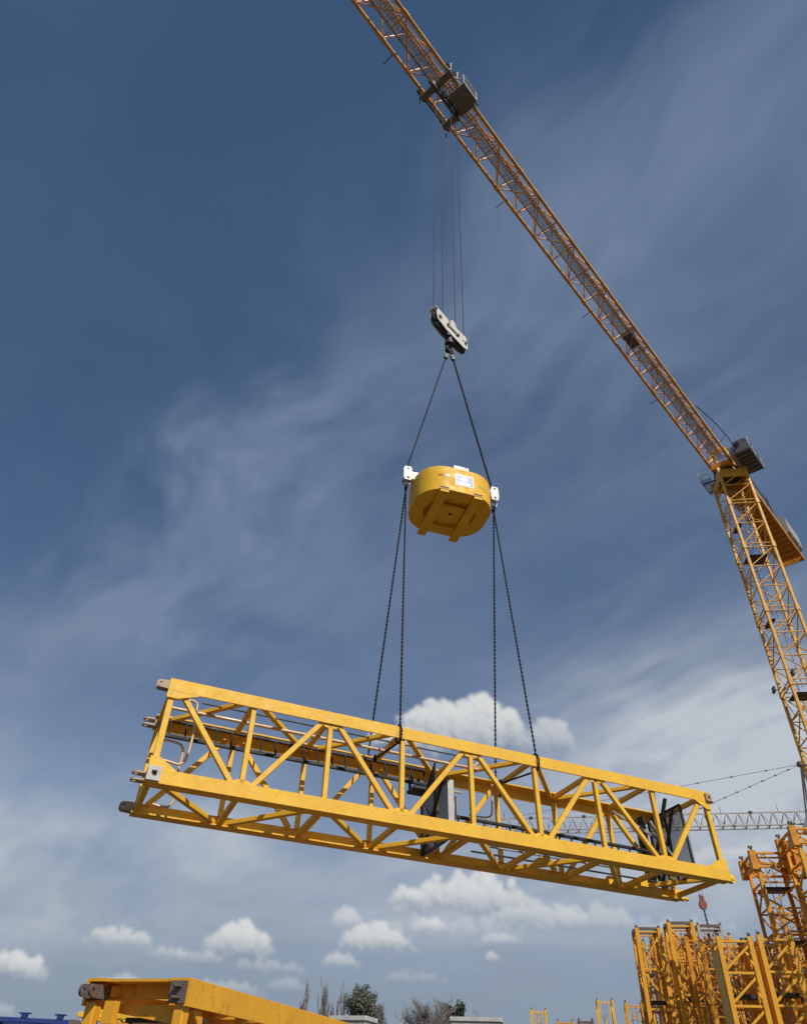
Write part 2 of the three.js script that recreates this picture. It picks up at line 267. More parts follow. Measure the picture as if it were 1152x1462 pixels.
// ------------------------------------------------------------------ tower crane
const JA = rad(42.27), AXJ = V(Math.sin(JA), 0, -Math.cos(JA)), LAT = V(Math.cos(JA), 0, Math.sin(JA)), MID = -9.033, HJ = 42.53;
const J = (s, lat, h) => V(0, HJ + h, 0).addScaledVector(AXJ, s).addScaledVector(LAT, MID + lat);
const MC = V(26.44, 0, -42.5), MTH = rad(9.2), MR = V(Math.cos(MTH), 0, Math.sin(MTH)), MB = V(Math.sin(MTH), 0, -Math.cos(MTH));
const MW = 1.03;                                                            // half the mast's width
{
  const t = thing('tower_crane', 'tall yellow flat-top tower crane holding the suspended load', 'tower crane', null, V(MC.x, 0, MC.z));
  const loc = p => p.clone().sub(t.position);
  const leg = (i, y) => loc(V(MC.x, y, MC.z).addScaledVector(MR, (i === 1 || i === 2 ? 1 : -1) * MW).addScaledVector(MB, (i >= 2 ? 1 : -1) * MW)); // 0 front, 1 right, 2 back, 3 left
  const levels = [42.0, 38.46, 34.23, 28.77, 23.31, 17.85, 12.39, 6.93, 0.6];
  for (let k = 0; k < levels.length - 1; k++) {
    const y1 = levels[k], y0 = levels[k + 1], sec = grp('mast_section', t), n = k === 0 ? 2 : k === 1 ? 2 : 3, g = 0.16;
    for (let i = 0; i < 4; i++) {
      const a = leg(i, y0), b = leg(i, y1);
      bar(sec, 'leg', a, b, 0.19, 0.19, M.craneYellow, MR);
      bar(sec, 'joint_sleeve', leg(i, y1 - 0.28), leg(i, y1 + (k ? 0.05 : 0)), 0.27, 0.27, M.craneYellow, MR); bar(sec, 'joint_sleeve', leg(i, y0 - 0.04), leg(i, y0 + 0.24), 0.255, 0.255, M.craneYellow, MR);
    }
    for (let q = 0; q < 4; q++) {
      const i0 = q, i1 = (q + 1) % 4;
      for (let p = 0; p <= n; p++) { const y = lerp(y0 + g, y1 - g, p / n); tubeBar(sec, 'horizontal', leg(i0, y), leg(i1, y), 0.042, M.craneYellow); }
      for (let p = 0; p < n; p++) {
        const ya = lerp(y0 + g, y1 - g, p / n), yb = lerp(y0 + g, y1 - g, (p + 1) / n);
        if (q === 0) tubeBar(sec, 'diagonal', leg(0, ya), leg(1, yb), 0.045, M.craneYellow);
        else if (q === 3) { tubeBar(sec, 'diagonal', p % 2 ? leg(3, ya) : leg(0, ya), p % 2 ? leg(0, yb) : leg(3, yb), 0.045, M.craneYellow); tubeBar(sec, 'diagonal', leg(3, ya).lerp(leg(0, ya), .5), leg(3, yb), 0.03, M.craneYellow); }
        else tubeBar(sec, 'diagonal', p % 2 ? leg(i0, ya) : leg(i1, ya), p % 2 ? leg(i1, yb) : leg(i0, yb), 0.045, M.craneYellow);
      }
    }
    // ladder and rest platform inside
    const lx = (a, b, y) => loc(V(MC.x, y, MC.z).addScaledVector(MR, a).addScaledVector(MB, b));
    const side = k % 2 ? 0.35 : -0.35, gs = [rodG(lx(side - 0.2, 0.3, y0 + 0.2), lx(side - 0.2, 0.3, y1 + 0.6), 0.025), rodG(lx(side + 0.2, 0.3, y0 + 0.2), lx(side + 0.2, 0.3, y1 + 0.6), 0.025)];
    for (let y = y0 + 0.4; y < y1 + 0.4; y += 0.3) gs.push(rodG(lx(side - 0.2, 0.3, y), lx(side + 0.2, 0.3, y), 0.014, 5));
    for (let y = y0 + 2.2; y < y1 + 0.4; y += 0.9) { const pts = []; for (let a = 0; a <= 6; a++) { const w = Math.PI * a / 6; pts.push(lx(side - Math.cos(w) * 0.33, 0.3 - Math.sin(w) * 0.62, y)); } gs.push(tubePath(pts, 0.014, 5, false, 10)); }
    mesh('ladder', gs, M.galv, sec);
    if (k) { const yp = y1 - 0.55 - (k === 1 ? 1.2 : 0); const pg = [barG(lx(-0.85, 0.1, yp), lx(0.5 * Math.sign(-side) + 0.1, 0.1, yp), 0.05, 1.3, MB), ]; mesh('rest_platform', pg, M.dark, sec); bar(sec, 'platform_rail', lx(-0.8, -0.6, yp + .5), lx(0.6, -0.6, yp + .5), 0.03, 0.03, M.dark); }
  }
  // floodlights on the mast
  for (const [i, y, dx, dz] of [[0, 23.9, 0.25, 0.1], [3, 23.7, -0.35, 0]]) { const p = leg(i, y); mesh('floodlight', [barG(p.clone(), p.clone().addScaledVector(MR, dx * 1.2), 0.06, 0.06), barG(p.clone().addScaledVector(MR, dx * 1.2 - 0.0).add(V(0, -0.18, 0)), p.clone().addScaledVector(MR, dx * 1.2).add(V(0.05, 0.2, 0)), 0.4, 0.14, MR)], M.dark, t); }
  // slewing ring and tower head
  const H2 = grp('tower_head', t);
  const top = V(0, 42.0, 0);
  mesh('slewing_ring', uvBox(new THREE.CylinderGeometry(1.08, 1.08, 0.34, 28)).translate(0, 42.1, 0), M.dark, H2);
  {
    const q0 = [], q1 = []; for (let i = 0; i < 4; i++) { q0.push(leg(i, 41.05)); q1.push(leg(i, 41.98)); }
    const gs = []; for (let i = 0; i < 4; i++) { const a = q0[i], b = q0[(i + 1) % 4]; gs.push(barG(leg(i, 41.5), leg((i + 1) % 4, 41.5), 0.1, 0.85, V(0, 1, 0))); }
    mesh('collar', gs, M.craneYellow, H2);
    mesh('turntable', [barG(loc(J(47.9, 0, -0.1)), loc(J(51.0, 0, -0.1)), 1.7, 0.45, V(0, 1, 0))], M.orange, H2);
    for (const s of [-1, 1]) bar(H2, 'head_post', loc(J(49.9, s * 0.7, 0.1)), loc(J(49.3, s * 0.5, 2.1)), 0.22, 0.22, M.craneYellow);
    for (const s of [-1, 1]) bar(H2, 'head_post', loc(J(47.6, s * 0.7, 0.1)), loc(J(48.9, s * 0.5, 2.1)), 0.2, 0.2, M.craneYellow);
    bar(H2, 'head_beam', loc(J(48.8, -0.6, 2.1)), loc(J(48.8, 0.6, 2.1)), 0.3, 0.3, M.craneYellow);
  }
  // jib
  const JL = -0.8, JR = 0.8, JT = 1.65, pitch = 1.98; let s = 47.4, kk = 0;
  for (let sec = 0; sec < 6; sec++) {
    const g = grp('jib_section', t), n = 5, s1 = s - n * pitch;
    const H0 = sec < 2 ? JT : JT - 0.1 * (sec - 1), cw = 0.17 - sec * 0.006;
    for (const l of [JL, JR]) bar(g, 'bottom_chord', loc(J(s, l, 0)), loc(J(s1, l, 0)), cw, cw * 1.5, M.amber, V(0, 1, 0));
    bar(g, 'top_chord', loc(J(s, 0, H0)), loc(J(s1, 0, H0)), cw, cw, M.amber, V(0, 1, 0));
    for (const l of [-0.2, 0.46]) bar(g, 'walkway_rail', loc(J(s, l, 0.06)), loc(J(s1, l, 0.06)), 0.05, 0.09, M.amber, V(0, 1, 0));
    for (let p = 0; p < n; p++) {
      const a = s - p * pitch, b = a - pitch, m = (a + b) / 2;
      for (const l of [JL, JR]) { tubeBar(g, 'side_diagonal', loc(J(a, l, 0)), loc(J(m, 0, H0)), 0.05, M.amber); tubeBar(g, 'side_diagonal', loc(J(m, 0, H0)), loc(J(b, l, 0)), 0.05, M.amber); }
      tubeBar(g, 'bottom_strut', loc(J(a, JL, 0)), loc(J(a, JR, 0)), 0.036, M.amber);
      tubeBar(g, 'bottom_diagonal', loc(J(a, kk % 2 ? JL : JR, 0)), loc(J(b, kk % 2 ? JR : JL, 0)), 0.036, M.amber); kk++;
    }
    // walkway grating
    const gs = []; for (let x = -0.16; x <= 0.43; x += 0.036) gs.push(barG(loc(J(s - 0.05, x, 0.08)), loc(J(s1 + 0.05, x, 0.08)), 0.018, 0.012, V(0, 1, 0)));
    for (let q = 0; q <= n * 12; q++) { const a = lerp(s - 0.05, s1 + 0.05, q / (n * 12)); gs.push(barG(loc(J(a, -0.18, 0.06)), loc(J(a, 0.44, 0.06)), 0.018, 0.012, V(0, 1, 0))); }
    mesh('walkway_grating', gs, M.grate, g);
    // walkway hand line
    mesh('hand_line', [rodG(loc(J(s, 0.42, 0.75)), loc(J(s1, 0.42, 0.75)), 0.018), rodG(loc(J(s, -0.2, 0.75)), loc(J(s1, -0.2, 0.75)), 0.018)], M.railTube, g);
    // rope guide and joint pins
    mesh('joint_pin', [barG(loc(J(s1 + 0.2, JL, -0.01)), loc(J(s1 - 0.2, JL, -0.01)), cw * 1.3, cw * 1.8, V(0, 1, 0)), barG(loc(J(s1 + 0.2, JR, -0.01)), loc(J(s1 - 0.2, JR, -0.01)), cw * 1.3, cw * 1.8, V(0, 1, 0)), barG(loc(J(s1 + 0.2, 0, H0)), loc(J(s1 - 0.2, 0, H0)), cw * 1.6, cw * 1.5, V(0, 1, 0))], M.amber, g);
    if (sec < 4) tubeBar(g, 'rope_stop', loc(J(s1 + 0.9, JL, 0)), loc(J(s1 + 0.9, JL - 0.7, -0.1)), 0.025, M.dark);
    s = s1;
  }
  // root piece of the jib
  const rootG = grp('jib_root', t);
  for (const l of [JL, JR]) bar(rootG, 'bottom_chord', loc(J(48.3, l, 0)), loc(J(47.4, l, 0)), 0.19, 0.22, M.orange, V(0, 1, 0));
  bar(rootG, 'top_chord', loc(J(48.8, 0, 2.0)), loc(J(47.4, 0, JT)), 0.17, 0.17, M.orange, V(0, 1, 0));
  mesh('trolley_winch', [barG(loc(J(31.8, 0.1, 0.35)), loc(J(33.1, 0.1, 0.35)), 0.7, 0.5, V(0, 1, 0)), xf(rod(0.26, 0.8, 14), frame(loc(J(32.2, -0.35, 0.62)), loc(J(32.2, 0.45, 0.62))).m)], M.dark, t);
  mesh('cable_guide', [tubePath([loc(J(42.0, 0.85, 1.2)), loc(J(44.5, 1.25, 1.1)), loc(J(46.4, 1.5, 0.7)), loc(J(47.2, 1.5, 0.2))], 0.035, 6), rodG(loc(J(44.5, 1.25, 1.1)), loc(J(44.4, 0.8, 0.2)), 0.02), rodG(loc(J(46.0, 1.45, 0.85)), loc(J(45.9, 0.8, 0.2)), 0.02)], M.dark, t);
  // operator's cab with its platform on one side
  const cab = grp('cab', t);
  { const gs = [barG(loc(J(47.0, 1.4, -0.5)), loc(J(50.0, 1.4, -0.5)), 0.08, 0.14, V(0, 1, 0)), barG(loc(J(47.0, 2.58, -0.5)), loc(J(50.0, 2.58, -0.5)), 0.08, 0.14, V(0, 1, 0))]; for (let a = 47.0; a < 50.05; a += 0.5) gs.push(barG(loc(J(a, 1.4, -0.5)), loc(J(a, 2.58, -0.5)), 0.07, 0.1, V(0, 1, 0))); mesh('platform_frame', gs, M.steel, cab); mesh('platform_plate', [barG(loc(J(47.0, 2.0, -0.41)), loc(J(50.0, 2.0, -0.41)), 1.2, 0.02, V(0, 1, 0))], M.machine, cab); }
  mesh('cabinet', [barG(loc(J(47.0, 2.0, 0.15)), loc(J(48.1, 2.0, 0.15)), 1.0, 1.1, V(0, 1, 0))], M.machine, cab);
  mesh('window', [barG(loc(J(46.94, 1.75, 0.3)), loc(J(46.995, 1.75, 0.3)), 0.34, 0.4, V(0, 1, 0)), barG(loc(J(47.2, 2.515, 0.3)), loc(J(47.9, 2.515, 0.3)), 0.03, 0.5, V(0, 1, 0))], M.glass, cab);
  mesh('switch_cabinet', [barG(loc(J(47.2, 1.2, 0.05)), loc(J(48.2, 1.2, 0.05)), 0.4, 0.9, V(0, 1, 0))], M.galv, cab);
  mesh('resistor_box', [barG(loc(J(48.5, 1.15, -0.05)), loc(J(49.6, 1.15, -0.05)), 0.4, 0.6, V(0, 1, 0))], M.railTube, cab);
  mesh('machinery_box', [barG(loc(J(48.3, 1.9, 0.1)), loc(J(49.8, 1.9, 0.1)), 0.9, 1.0, V(0, 1, 0))], M.steel, cab);
  const rl = (pts, y) => pts.map((p, i) => i ? rodG(loc(J(pts[i - 1][0], pts[i - 1][1], y)), loc(J(p[0], p[1], y)), 0.025) : null).filter(Boolean);
  const ring = [[47.0, 2.62], [50.0, 2.62], [50.0, 1.4]];
  mesh('guard_rail', [...rl(ring, 0.1), ...rl(ring, 0.6), ...ring.map(p => rodG(loc(J(p[0], p[1], -0.45)), loc(J(p[0], p[1], 0.65)), 0.025)), rodG(loc(J(48.2, 2.62, -.45)), loc(J(48.2, 2.62, .65)), .025)], M.pale, cab);
  const sp = grp('service_platform', t), ring2 = [[48.2, -1.15], [48.2, -1.95], [50.3, -1.95], [50.3, -1.15]];
  { const gs = []; for (let a = 48.2; a < 50.31; a += 0.15) gs.push(barG(loc(J(a, -1.95, -0.75)), loc(J(a, -1.1, -0.75)), 0.03, 0.04)); gs.push(...rl(ring2, -0.75)); mesh('floor_grating', gs, M.dark, sp); }
  mesh('guard_rail', [...rl(ring2, -0.2), ...rl(ring2, 0.3), ...ring2.map(p => rodG(loc(J(p[0], p[1], -0.78)), loc(J(p[0], p[1], 0.33)), 0.025))], M.pale, sp);
  mesh('bracket', [barG(loc(J(48.6, -0.9, -0.85)), loc(J(48.6, -1.9, -0.8)), 0.08, 0.1), barG(loc(J(49.9, -0.9, -0.85)), loc(J(49.9, -1.9, -0.8)), 0.08, 0.1)], M.dark, sp);
  // counter jib
  const cj = grp('counter_jib', t);
  for (const l of [-0.95, 0.95]) bar(cj, 'side_beam', loc(J(50.4, l, -0.3)), loc(J(64.8, l, -0.3)), 0.16, 0.42, M.orange, V(0, 1, 0));
  for (let a = 51.2; a < 64.8; a += 0.85) bar(cj, 'cross_beam', loc(J(a, -0.9, -0.36)), loc(J(a, 0.9, -0.36)), 0.14, 0.2, M.orange, V(0, 1, 0));
  mesh('deck', [barG(loc(J(50.6, 0, -0.12)), loc(J(64.7, 0, -0.12)), 1.76, 0.04, V(0, 1, 0))], M.orange, cj);
  mesh('end_plate', [barG(loc(J(64.86, -1.03, -0.28)), loc(J(64.86, 1.03, -0.28)), 0.1, 0.5, V(0, 1, 0))], M.orange, cj);
  for (let i = 0; i < 4; i++) mesh('counterweight', [barG(loc(J(60.4 + i * 0.92, 0.25, 0.92)), loc(J(61.26 + i * 0.92, 0.25, 0.92)), 2.1, 1.9 + (i % 2) * 0.2, V(0, 1, 0))], M.concrete, cj);
  mesh('hoist_winch', [xf(rod(0.42, 1.3, 20), frame(loc(J(57.6, -0.5, 0.5)), loc(J(57.6, 0.8, 0.5))).m), barG(loc(J(58.2, 0.2, 0.3)), loc(J(59.6, 0.2, 0.3)), 1.5, 0.7, V(0, 1, 0))], M.steel, cj);
  for (const d of [-0.7, 0.7]) bar(cj, 'winch_frame', loc(J(56.4 + d, 1.02, 0)), loc(J(56.6, 1.02, 1.6)), 0.09, 0.09, M.dark);
  mesh('guard_rail', [rodG(loc(J(51, 1.05, 0.9)), loc(J(56.5, 1.05, 0.9)), 0.025), rodG(loc(J(51, 1.05, 0.45)), loc(J(56.5, 1.05, 0.45)), 0.02), ...[51, 52.8, 54.6, 56.4].map(a => rodG(loc(J(a, 1.05, -0.1)), loc(J(a, 1.05, 0.92)), 0.022))], M.dark, cj);
  for (const l of [-0.55, 0.55]) tubeBar(cj, 'tie_bar', loc(J(48.9, l, 2.1)), loc(J(58.5, l, -0.05)), 0.04, M.dark);
  // base blocks of the crane
  for (const [a, b] of [[-1, -1], [1, -1], [1, 1], [-1, 1]]) mesh('ballast_block', [boxG(-0.9, 0.9, 0.002, 0.62, -0.9, 0.9).applyMatrix4(basis(MR, V(0, 1, 0), V().crossVectors(MR, V(0, 1, 0)), V().addScaledVector(MR, a * MW).addScaledVector(MB, b * MW)))], M.concrete, t);
}
// trolley under the jib
{
  const t = thing('crane_trolley', 'grey trolley with a railed service basket riding under the crane jib', 'trolley', null, J(12, 0, -0.55));
  const loc = (s, l, h) => J(s, l, h).sub(t.position);
  for (const s of [11.15, 13.0]) bar(t, 'cross_beam', loc(s, -1.0, -0.4), loc(s, 1.0, -0.4), 0.34, 0.16, M.beige, V(0, 1, 0));
  for (const l of [-0.92, 0.92]) bar(t, 'side_frame', loc(10.8, l, -0.22), loc(13.4, l, -0.22), 0.07, 0.14, l < 0 ? M.steel : M.pale, V(0, 1, 0));
  for (const l of [-0.98, 0.98]) for (const s of [10.9, 11.4, 12.8, 13.3]) put(mesh('wheel', uvBox(new THREE.CylinderGeometry(0.13, 0.13, 0.12, 16)), M.dark, t), frame(loc(s, l - 0.06, 0.02), loc(s, l + 0.06, 0.02)).m);
  bar(t, 'sheave_beam', loc(10.7, -0.12, -0.45), loc(13.2, -0.12, -0.45), 0.1, 0.3, M.steel, V(0, 1, 0));
  for (const s of [11.2, 11.75, 12.25, 12.75]) put(mesh('sheave', uvBox(new THREE.CylinderGeometry(0.24, 0.24, 0.07, 20)), M.dark, t), frame(loc(s, 0.02, -0.42), loc(s, 0.09, -0.42)).m);
  for (const s of [11.0, 13.2]) tubeBar(t, 'guide_arm', loc(s, -1.0, -0.3), loc(s + 0.1, -1.05, -0.95), 0.03, M.dark);
  tubeBar(t, 'drag_rope', loc(10.7, -0.12, -0.3), loc(4.0, -0.1, -0.05), 0.014, M.rope, 5);
  for (const s of [11.0, 13.15]) bar(t, 'cheek_plate', loc(s - 0.18, 0.05, -0.62), loc(s + 0.18, 0.05, -0.62), 0.05, 0.3, M.white, V(0, 1, 0));
  const bk = grp('service_basket', t);
  mesh('floor', [barG(loc(11.9, 0.68, -0.5), loc(13.0, 0.68, -0.5), 1.05, 0.05, V(0, 1, 0))], M.beige, bk);
  const c = [[11.9, 0.16], [13.0, 0.16], [13.0, 1.2], [11.9, 1.2]], gs = [];
  for (const h of [0.05, 0.55]) for (let i = 0; i < 4; i++) gs.push(rodG(loc(c[i][0], c[i][1], h), loc(c[(i + 1) % 4][0], c[(i + 1) % 4][1], h), 0.03));
  for (let i = 0; i < 4; i++) gs.push(rodG(loc(c[i][0], c[i][1], -0.5), loc(c[i][0], c[i][1], 0.58), 0.03), barG(loc(c[i][0], c[i][1], -0.42), loc(c[(i + 1) % 4][0], c[(i + 1) % 4][1], -0.42), 0.02, 0.16, V(0, 1, 0)));
  mesh('guard_rail', gs, M.pale, bk);
  for (const s of [11.05, 11.6]) bar(t, 'hanger', loc(s, 1.0, -0.35), loc(s, 1.05, 0.5), 0.06, 0.06, M.pale);
}
// ------------------------------------------------------------------ hook block, hoist ropes
const HK = J(12, -0.08, 0);                                                 // plan position of the load line
{
  const t = thing('hook_block', 'white crane hook block with two pairs of sheaves above the chains', 'hook block', null, V(HK.x, 21.0, HK.z));
  const P = (s, l, y) => V(0, y - 21.0, 0).addScaledVector(AXJ, s).addScaledVector(LAT, l);
  const mk = (pts, l, name, mat, th = 0.03) => { const g = plateG(pts, th, [[-0.62, 0.02, 0.05], [0.6, 0.0, 0.05], [-0.2, -0.08, 0.04], [0.22, -0.1, 0.05]]); const m = mesh(name, g, mat, t); put(m, basis(AXJ.clone(), V(0, 1, 0), LAT.clone(), P(0, l, 22.2))); return m; };
  const side = [[-0.82, -0.2], [-0.88, 0.16], [-0.8, 0.36], [-0.26, 0.3], [-0.16, 0.12], [0.12, 0.12], [0.22, 0.32], [0.74, 0.36], [0.86, 0.14], [0.84, -0.26], [0.62, -0.34], [-0.34, -0.34]];
  mk(side, -0.14, 'side_plate', M.white); mk(side, 0.14, 'side_plate', M.white);
  for (const s of [-0.72, -0.28, 0.28, 0.72]) { put(mesh('sheave', uvBox(new THREE.CylinderGeometry(0.21, 0.21, 0.09, 24)), M.dark, t), frame(P(s, -0.05, 22.18), P(s, 0.05, 22.18)).m); put(mesh('axle_nut', uvBox(new THREE.CylinderGeometry(0.06, 0.06, 0.42, 6)), M.steel, t), frame(P(s, -0.21, 22.18), P(s, 0.21, 22.18)).m); }
  bar(t, 'rope_guard', P(-0.92, 0, 22.6), P(-0.15, 0, 22.52), 0.3, 0.04, M.white, V(0, 1, 0)); bar(t, 'rope_guard', P(0.92, 0, 22.58), P(0.15, 0, 22.52), 0.3, 0.04, M.white, V(0, 1, 0));
  bar(t, 'bottom_beam', P(-0.8, 0, 21.86), P(0.8, 0, 21.86), 0.13, 0.1, M.dark, V(0, 1, 0));
  mesh('center_plate', [plateG([[-0.2, 0], [0.2, 0], [0.1, 0.42], [-0.04, 0.5], [-0.14, 0.4]], 0.04).applyMatrix4(basis(AXJ.clone(), V(0, 1, 0), LAT.clone(), P(0, 0.19, 22.16)))], M.white, t);
  mesh('swivel', [rodG(P(0, 0, 21.92), P(0, 0, 21.6), 0.12, 12), rodG(P(0, 0, 21.62), P(0, 0, 21.5), 0.16, 12)], M.dark, t);
  const hp = []; for (let i = 0; i <= 12; i++) { const a = rad(80 - i * 25); hp.push(P(Math.cos(a) * 0.15 - 0.02, 0, 21.28 + Math.sin(a) * 0.17)); }
  mesh('hook', [tubePath([P(0, 0, 21.55), P(0, 0, 21.46), ...hp.slice(0, 11)], 0.055, 8, false, 40)], M.dark, t);
}
for (const s of [-0.86, -0.36, 0.36, 0.86]) {
  const a = V(HK.x, 22.25, HK.z).addScaledVector(AXJ, s), b = J(12 + s, -0.02, -0.45);
  const t = thing('hoist_rope', 'thin steel hoist rope between trolley and white hook block', 'rope', 'four hoist ropes above the hook block', a.clone());
  tubeBar(t, 'wire_rope', V(), b.clone().sub(a), 0.017, M.rope, 6);
}
// ------------------------------------------------------------------ chains
function chainG(a, b, pitch = 0.052, wid = 0.037, wire = 0.0105) {
  const d = b.clone().sub(a), len = d.length(), n = Math.max(2, Math.round(len / pitch)), p = len / n, gs = [];
  const base = new THREE.TorusGeometry(wid / 2 - wire * 0.2, wire, 5, 10); base.scale(1, (p + wire * 2.2) / wid, 1);
  const f = frame(a, b).m; const lin = f.clone().setPosition(0, 0, 0);
  for (let i = 0; i < n; i++) gs.push(base.clone().applyMatrix4(new THREE.Matrix4().makeRotationY(i % 2 ? Math.PI / 2 + 0.2 : 0.2)).applyMatrix4(lin).translate(...a.clone().addScaledVector(d, (i + 0.5) / n).toArray()));
  return mergeGeometries(gs.map(g => g.toNonIndexed()));
}
const ringG = (c, r, w, nrm) => { const g = new THREE.TorusGeometry(r, w, 8, 20); return uvBox(g).applyMatrix4(frame(c.clone().addScaledVector(nrm, -0.1), c.clone().addScaledVector(nrm, 0.1)).m.clone().multiply(new THREE.Matrix4().makeRotationX(Math.PI / 2))); };
const DA = rad(16), DX = V(Math.cos(DA), 0, -Math.sin(DA)), DZ = V(Math.sin(DA), 0, Math.cos(DA));
const DC = V(1.387, 0, -14.956);                                            // plan centre under the hook
const D = (x, y, z) => V(0, y, 0).add(DC).addScaledVector(DX, x).addScaledVector(DZ, z);
const hookTip = V(HK.x, 21.14, HK.z);
const armL = D(-1.4, 15.02, 0), armR = D(1.17, 14.96, 0);
for (const [arm, sd, lab] of [[armL, -1, 'single leg of black chain from the hook to the beam end beside the red arrow'], [armR, 1, 'heavier leg of black chain from the hook to the beam end beside the green stripe']]) {
  const a = hookTip.clone().addScaledVector(DX, sd * 0.05), t = thing('sling_chain', lab, 'chain', null, arm.clone().setY(arm.y + 0.2));
  const l = p => p.clone().sub(t.position), b = arm.clone().add(V(0, 0.24, 0));
  mesh('chain_link_run', chainG(l(a), l(b), 0.06, sd > 0 ? 0.052 : 0.038, sd > 0 ? 0.0148 : 0.0108), M.chain, t);
  mesh('master_link', ringG(l(a), 0.09, 0.025, DZ), M.chain, t);
  const u = a.clone().sub(b).normalize(); mesh('shortener', [barG(l(a.clone().addScaledVector(u, -0.2)), l(a.clone().addScaledVector(u, -0.42)), 0.13, 0.09, DZ)], M.chain, t);
  mesh('shackle', [ringG(l(b.clone().add(V(0, -0.08, 0))), 0.09, 0.03, DZ)], M.galv, t);
}
// ------------------------------------------------------------------ yellow ballast drum used as a spreader
{
  const t = thing('ballast_drum', 'round yellow ballast weight with fork pockets and a blue label, hanging under the hook', 'ballast weight', null, D(-0.15, 13.93, 0));
  const m = new THREE.Matrix4().makeBasis(DX, V(0, 1, 0), DZ); t.quaternion.setFromRotationMatrix(m);
  const y0 = 0.02, y1 = 0.86, hx = 1.07, hz = 0.93, cr = 0.74;
  const outline = (k = 0) => { const s = new THREE.Shape(), X = hx - k, Z = hz - k, r = cr - k; s.moveTo(X - r, -Z); s.absarc(X - r, -Z + r, r, -Math.PI / 2, 0); s.absarc(X - r, Z - r, r, 0, Math.PI / 2); s.absarc(-X + r, Z - r, r, Math.PI / 2, Math.PI); s.absarc(-X + r, -Z + r, r, Math.PI, Math.PI * 1.5); return s; };
  const s0 = outline(0.03); const hole = new THREE.Path(); hole.absellipse(0, 0, 0.72, 0.6, 0, Math.PI * 2, true); 
  const g = new THREE.ExtrudeGeometry(s0, { depth: y1 - y0 - 0.06, bevelEnabled: true, bevelSize: 0.03, bevelThickness: 0.03, bevelSegments: 3, curveSegments: 20 });
  g.rotateX(-Math.PI / 2); g.translate(0, y0 + 0.03 + 0.16, 0); g.scale(1, 1, 1);
  // body stands above a rim so that the underside is recessed
  const s1 = outline(0.0); s1.holes.push(hole); const g1 = new THREE.ExtrudeGeometry(s1, { depth: 0.16, bevelEnabled: false, curveSegments: 24 }); g1.rotateX(-Math.PI / 2); g1.translate(0, y0 + 0.02, 0);
  const g2 = new THREE.ExtrudeGeometry(outline(0.0), { depth: y1 - y0 - 0.2, bevelEnabled: true, bevelSize: 0.025, bevelThickness: 0.03, bevelOffset: -0.025, bevelSegments: 3, curveSegments: 24 }); g2.rotateX(-Math.PI / 2); g2.translate(0, y0 + 0.181 , 0);
  mesh('body', [uvBox(g2)], M.drum, t); mesh('bottom_rim', [uvBox(g1)], M.drum, t);
  for (const x of [-0.47, 0.47]) {
    const fp = grp('fork_pocket', t);
    mesh('channel', [boxG(x - 0.12, x + 0.12, -0.06, 0.012, -1.02, 0.938)], M.drum, fp);
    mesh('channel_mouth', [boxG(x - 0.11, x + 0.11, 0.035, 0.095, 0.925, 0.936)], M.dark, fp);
    mesh('mouth_trim', [boxG(x - 0.135, x + 0.135, 0.013, 0.033, 0.92, 0.95), boxG(x - 0.135, x + 0.135, 0.097, 0.112, 0.92, 0.945)], M.drum, fp);
  }
  mesh('bottom_plate', [boxG(-0.345, 0.345, 0.04, 0.1, -0.36, 0.3)], M.drum, t);
  mesh('drain_hole', [xf(rod(0.045, 0.02, 12), new THREE.Matrix4().setPosition(0.02, 0.035, 0.0))], M.dark, t);
  mesh('bottom_web', [boxG(-0.345, 0.345, 0.07, 0.13, -0.85, -0.7), boxG(-0.345, 0.345, 0.07, 0.13, 0.62, 0.8)], M.drum, t);
  // label, arrow and stripe lie on the flat front and its rounded shoulders
  const cv = (w, h, fn) => { const c = document.createElement('canvas'); c.width = w; c.height = h; fn(c.getContext('2d'), w, h); const q = new THREE.CanvasTexture(c); q.colorSpace = THREE.SRGBColorSpace; return new THREE.MeshStandardMaterial({ map: q, roughness: 0.35 }); };
  const lab = cv(256, 224, (x, w, h) => {
    x.fillStyle = '#efe6b4'; x.fillRect(0, 0, w, h); x.fillStyle = '#2c479c'; x.fillRect(10, 12, w - 20, h - 24);
    x.fillStyle = '#e9e7c0'; x.beginPath(); x.ellipse(w / 2, h * 0.38, 48, 44, 0, 0, 7); x.fill();
    x.strokeStyle = '#8f9cc4'; x.lineWidth = 6; x.beginPath(); x.arc(w / 2, h * 0.38, 24, 0.4, 5.4); x.stroke();
    x.fillStyle = '#f0f0ea'; x.fillRect(48, h * 0.68, w - 96, 34); x.fillStyle = '#8a98c8'; for (let i = 0; i < 6; i++) x.fillRect(64 + i * 23, h * 0.71, 9, 20);
  });
  const pl = (name, mat, x0, x1, ya, yb) => { const q = new THREE.BoxGeometry(x1 - x0, yb - ya, 0.006); q.translate((x0 + x1) / 2, (ya + yb) / 2, 0.934); return mesh(name, q, mat, t); };
  pl('label_panel', lab, -0.17, 0.34, 0.27, 0.67);
  const curved = (name, mat, xc, zc, r, a0, a1, ya, yb) => { const q = new THREE.CylinderGeometry(r, r, yb - ya, 12, 1, true, a0, a1 - a0); q.translate(xc, (ya + yb) / 2, zc); return mesh(name, q, mat, t); };
  const arrow = cv(256, 64, (x, w, h) => { x.fillStyle = '#e6a91c'; x.fillRect(0, 0, w, h); x.fillStyle = '#c4561e'; x.beginPath(); x.moveTo(4, 32); x.lineTo(60, 6); x.lineTo(60, 20); x.lineTo(250, 22); x.lineTo(250, 42); x.lineTo(60, 44); x.lineTo(60, 58); x.fill(); });
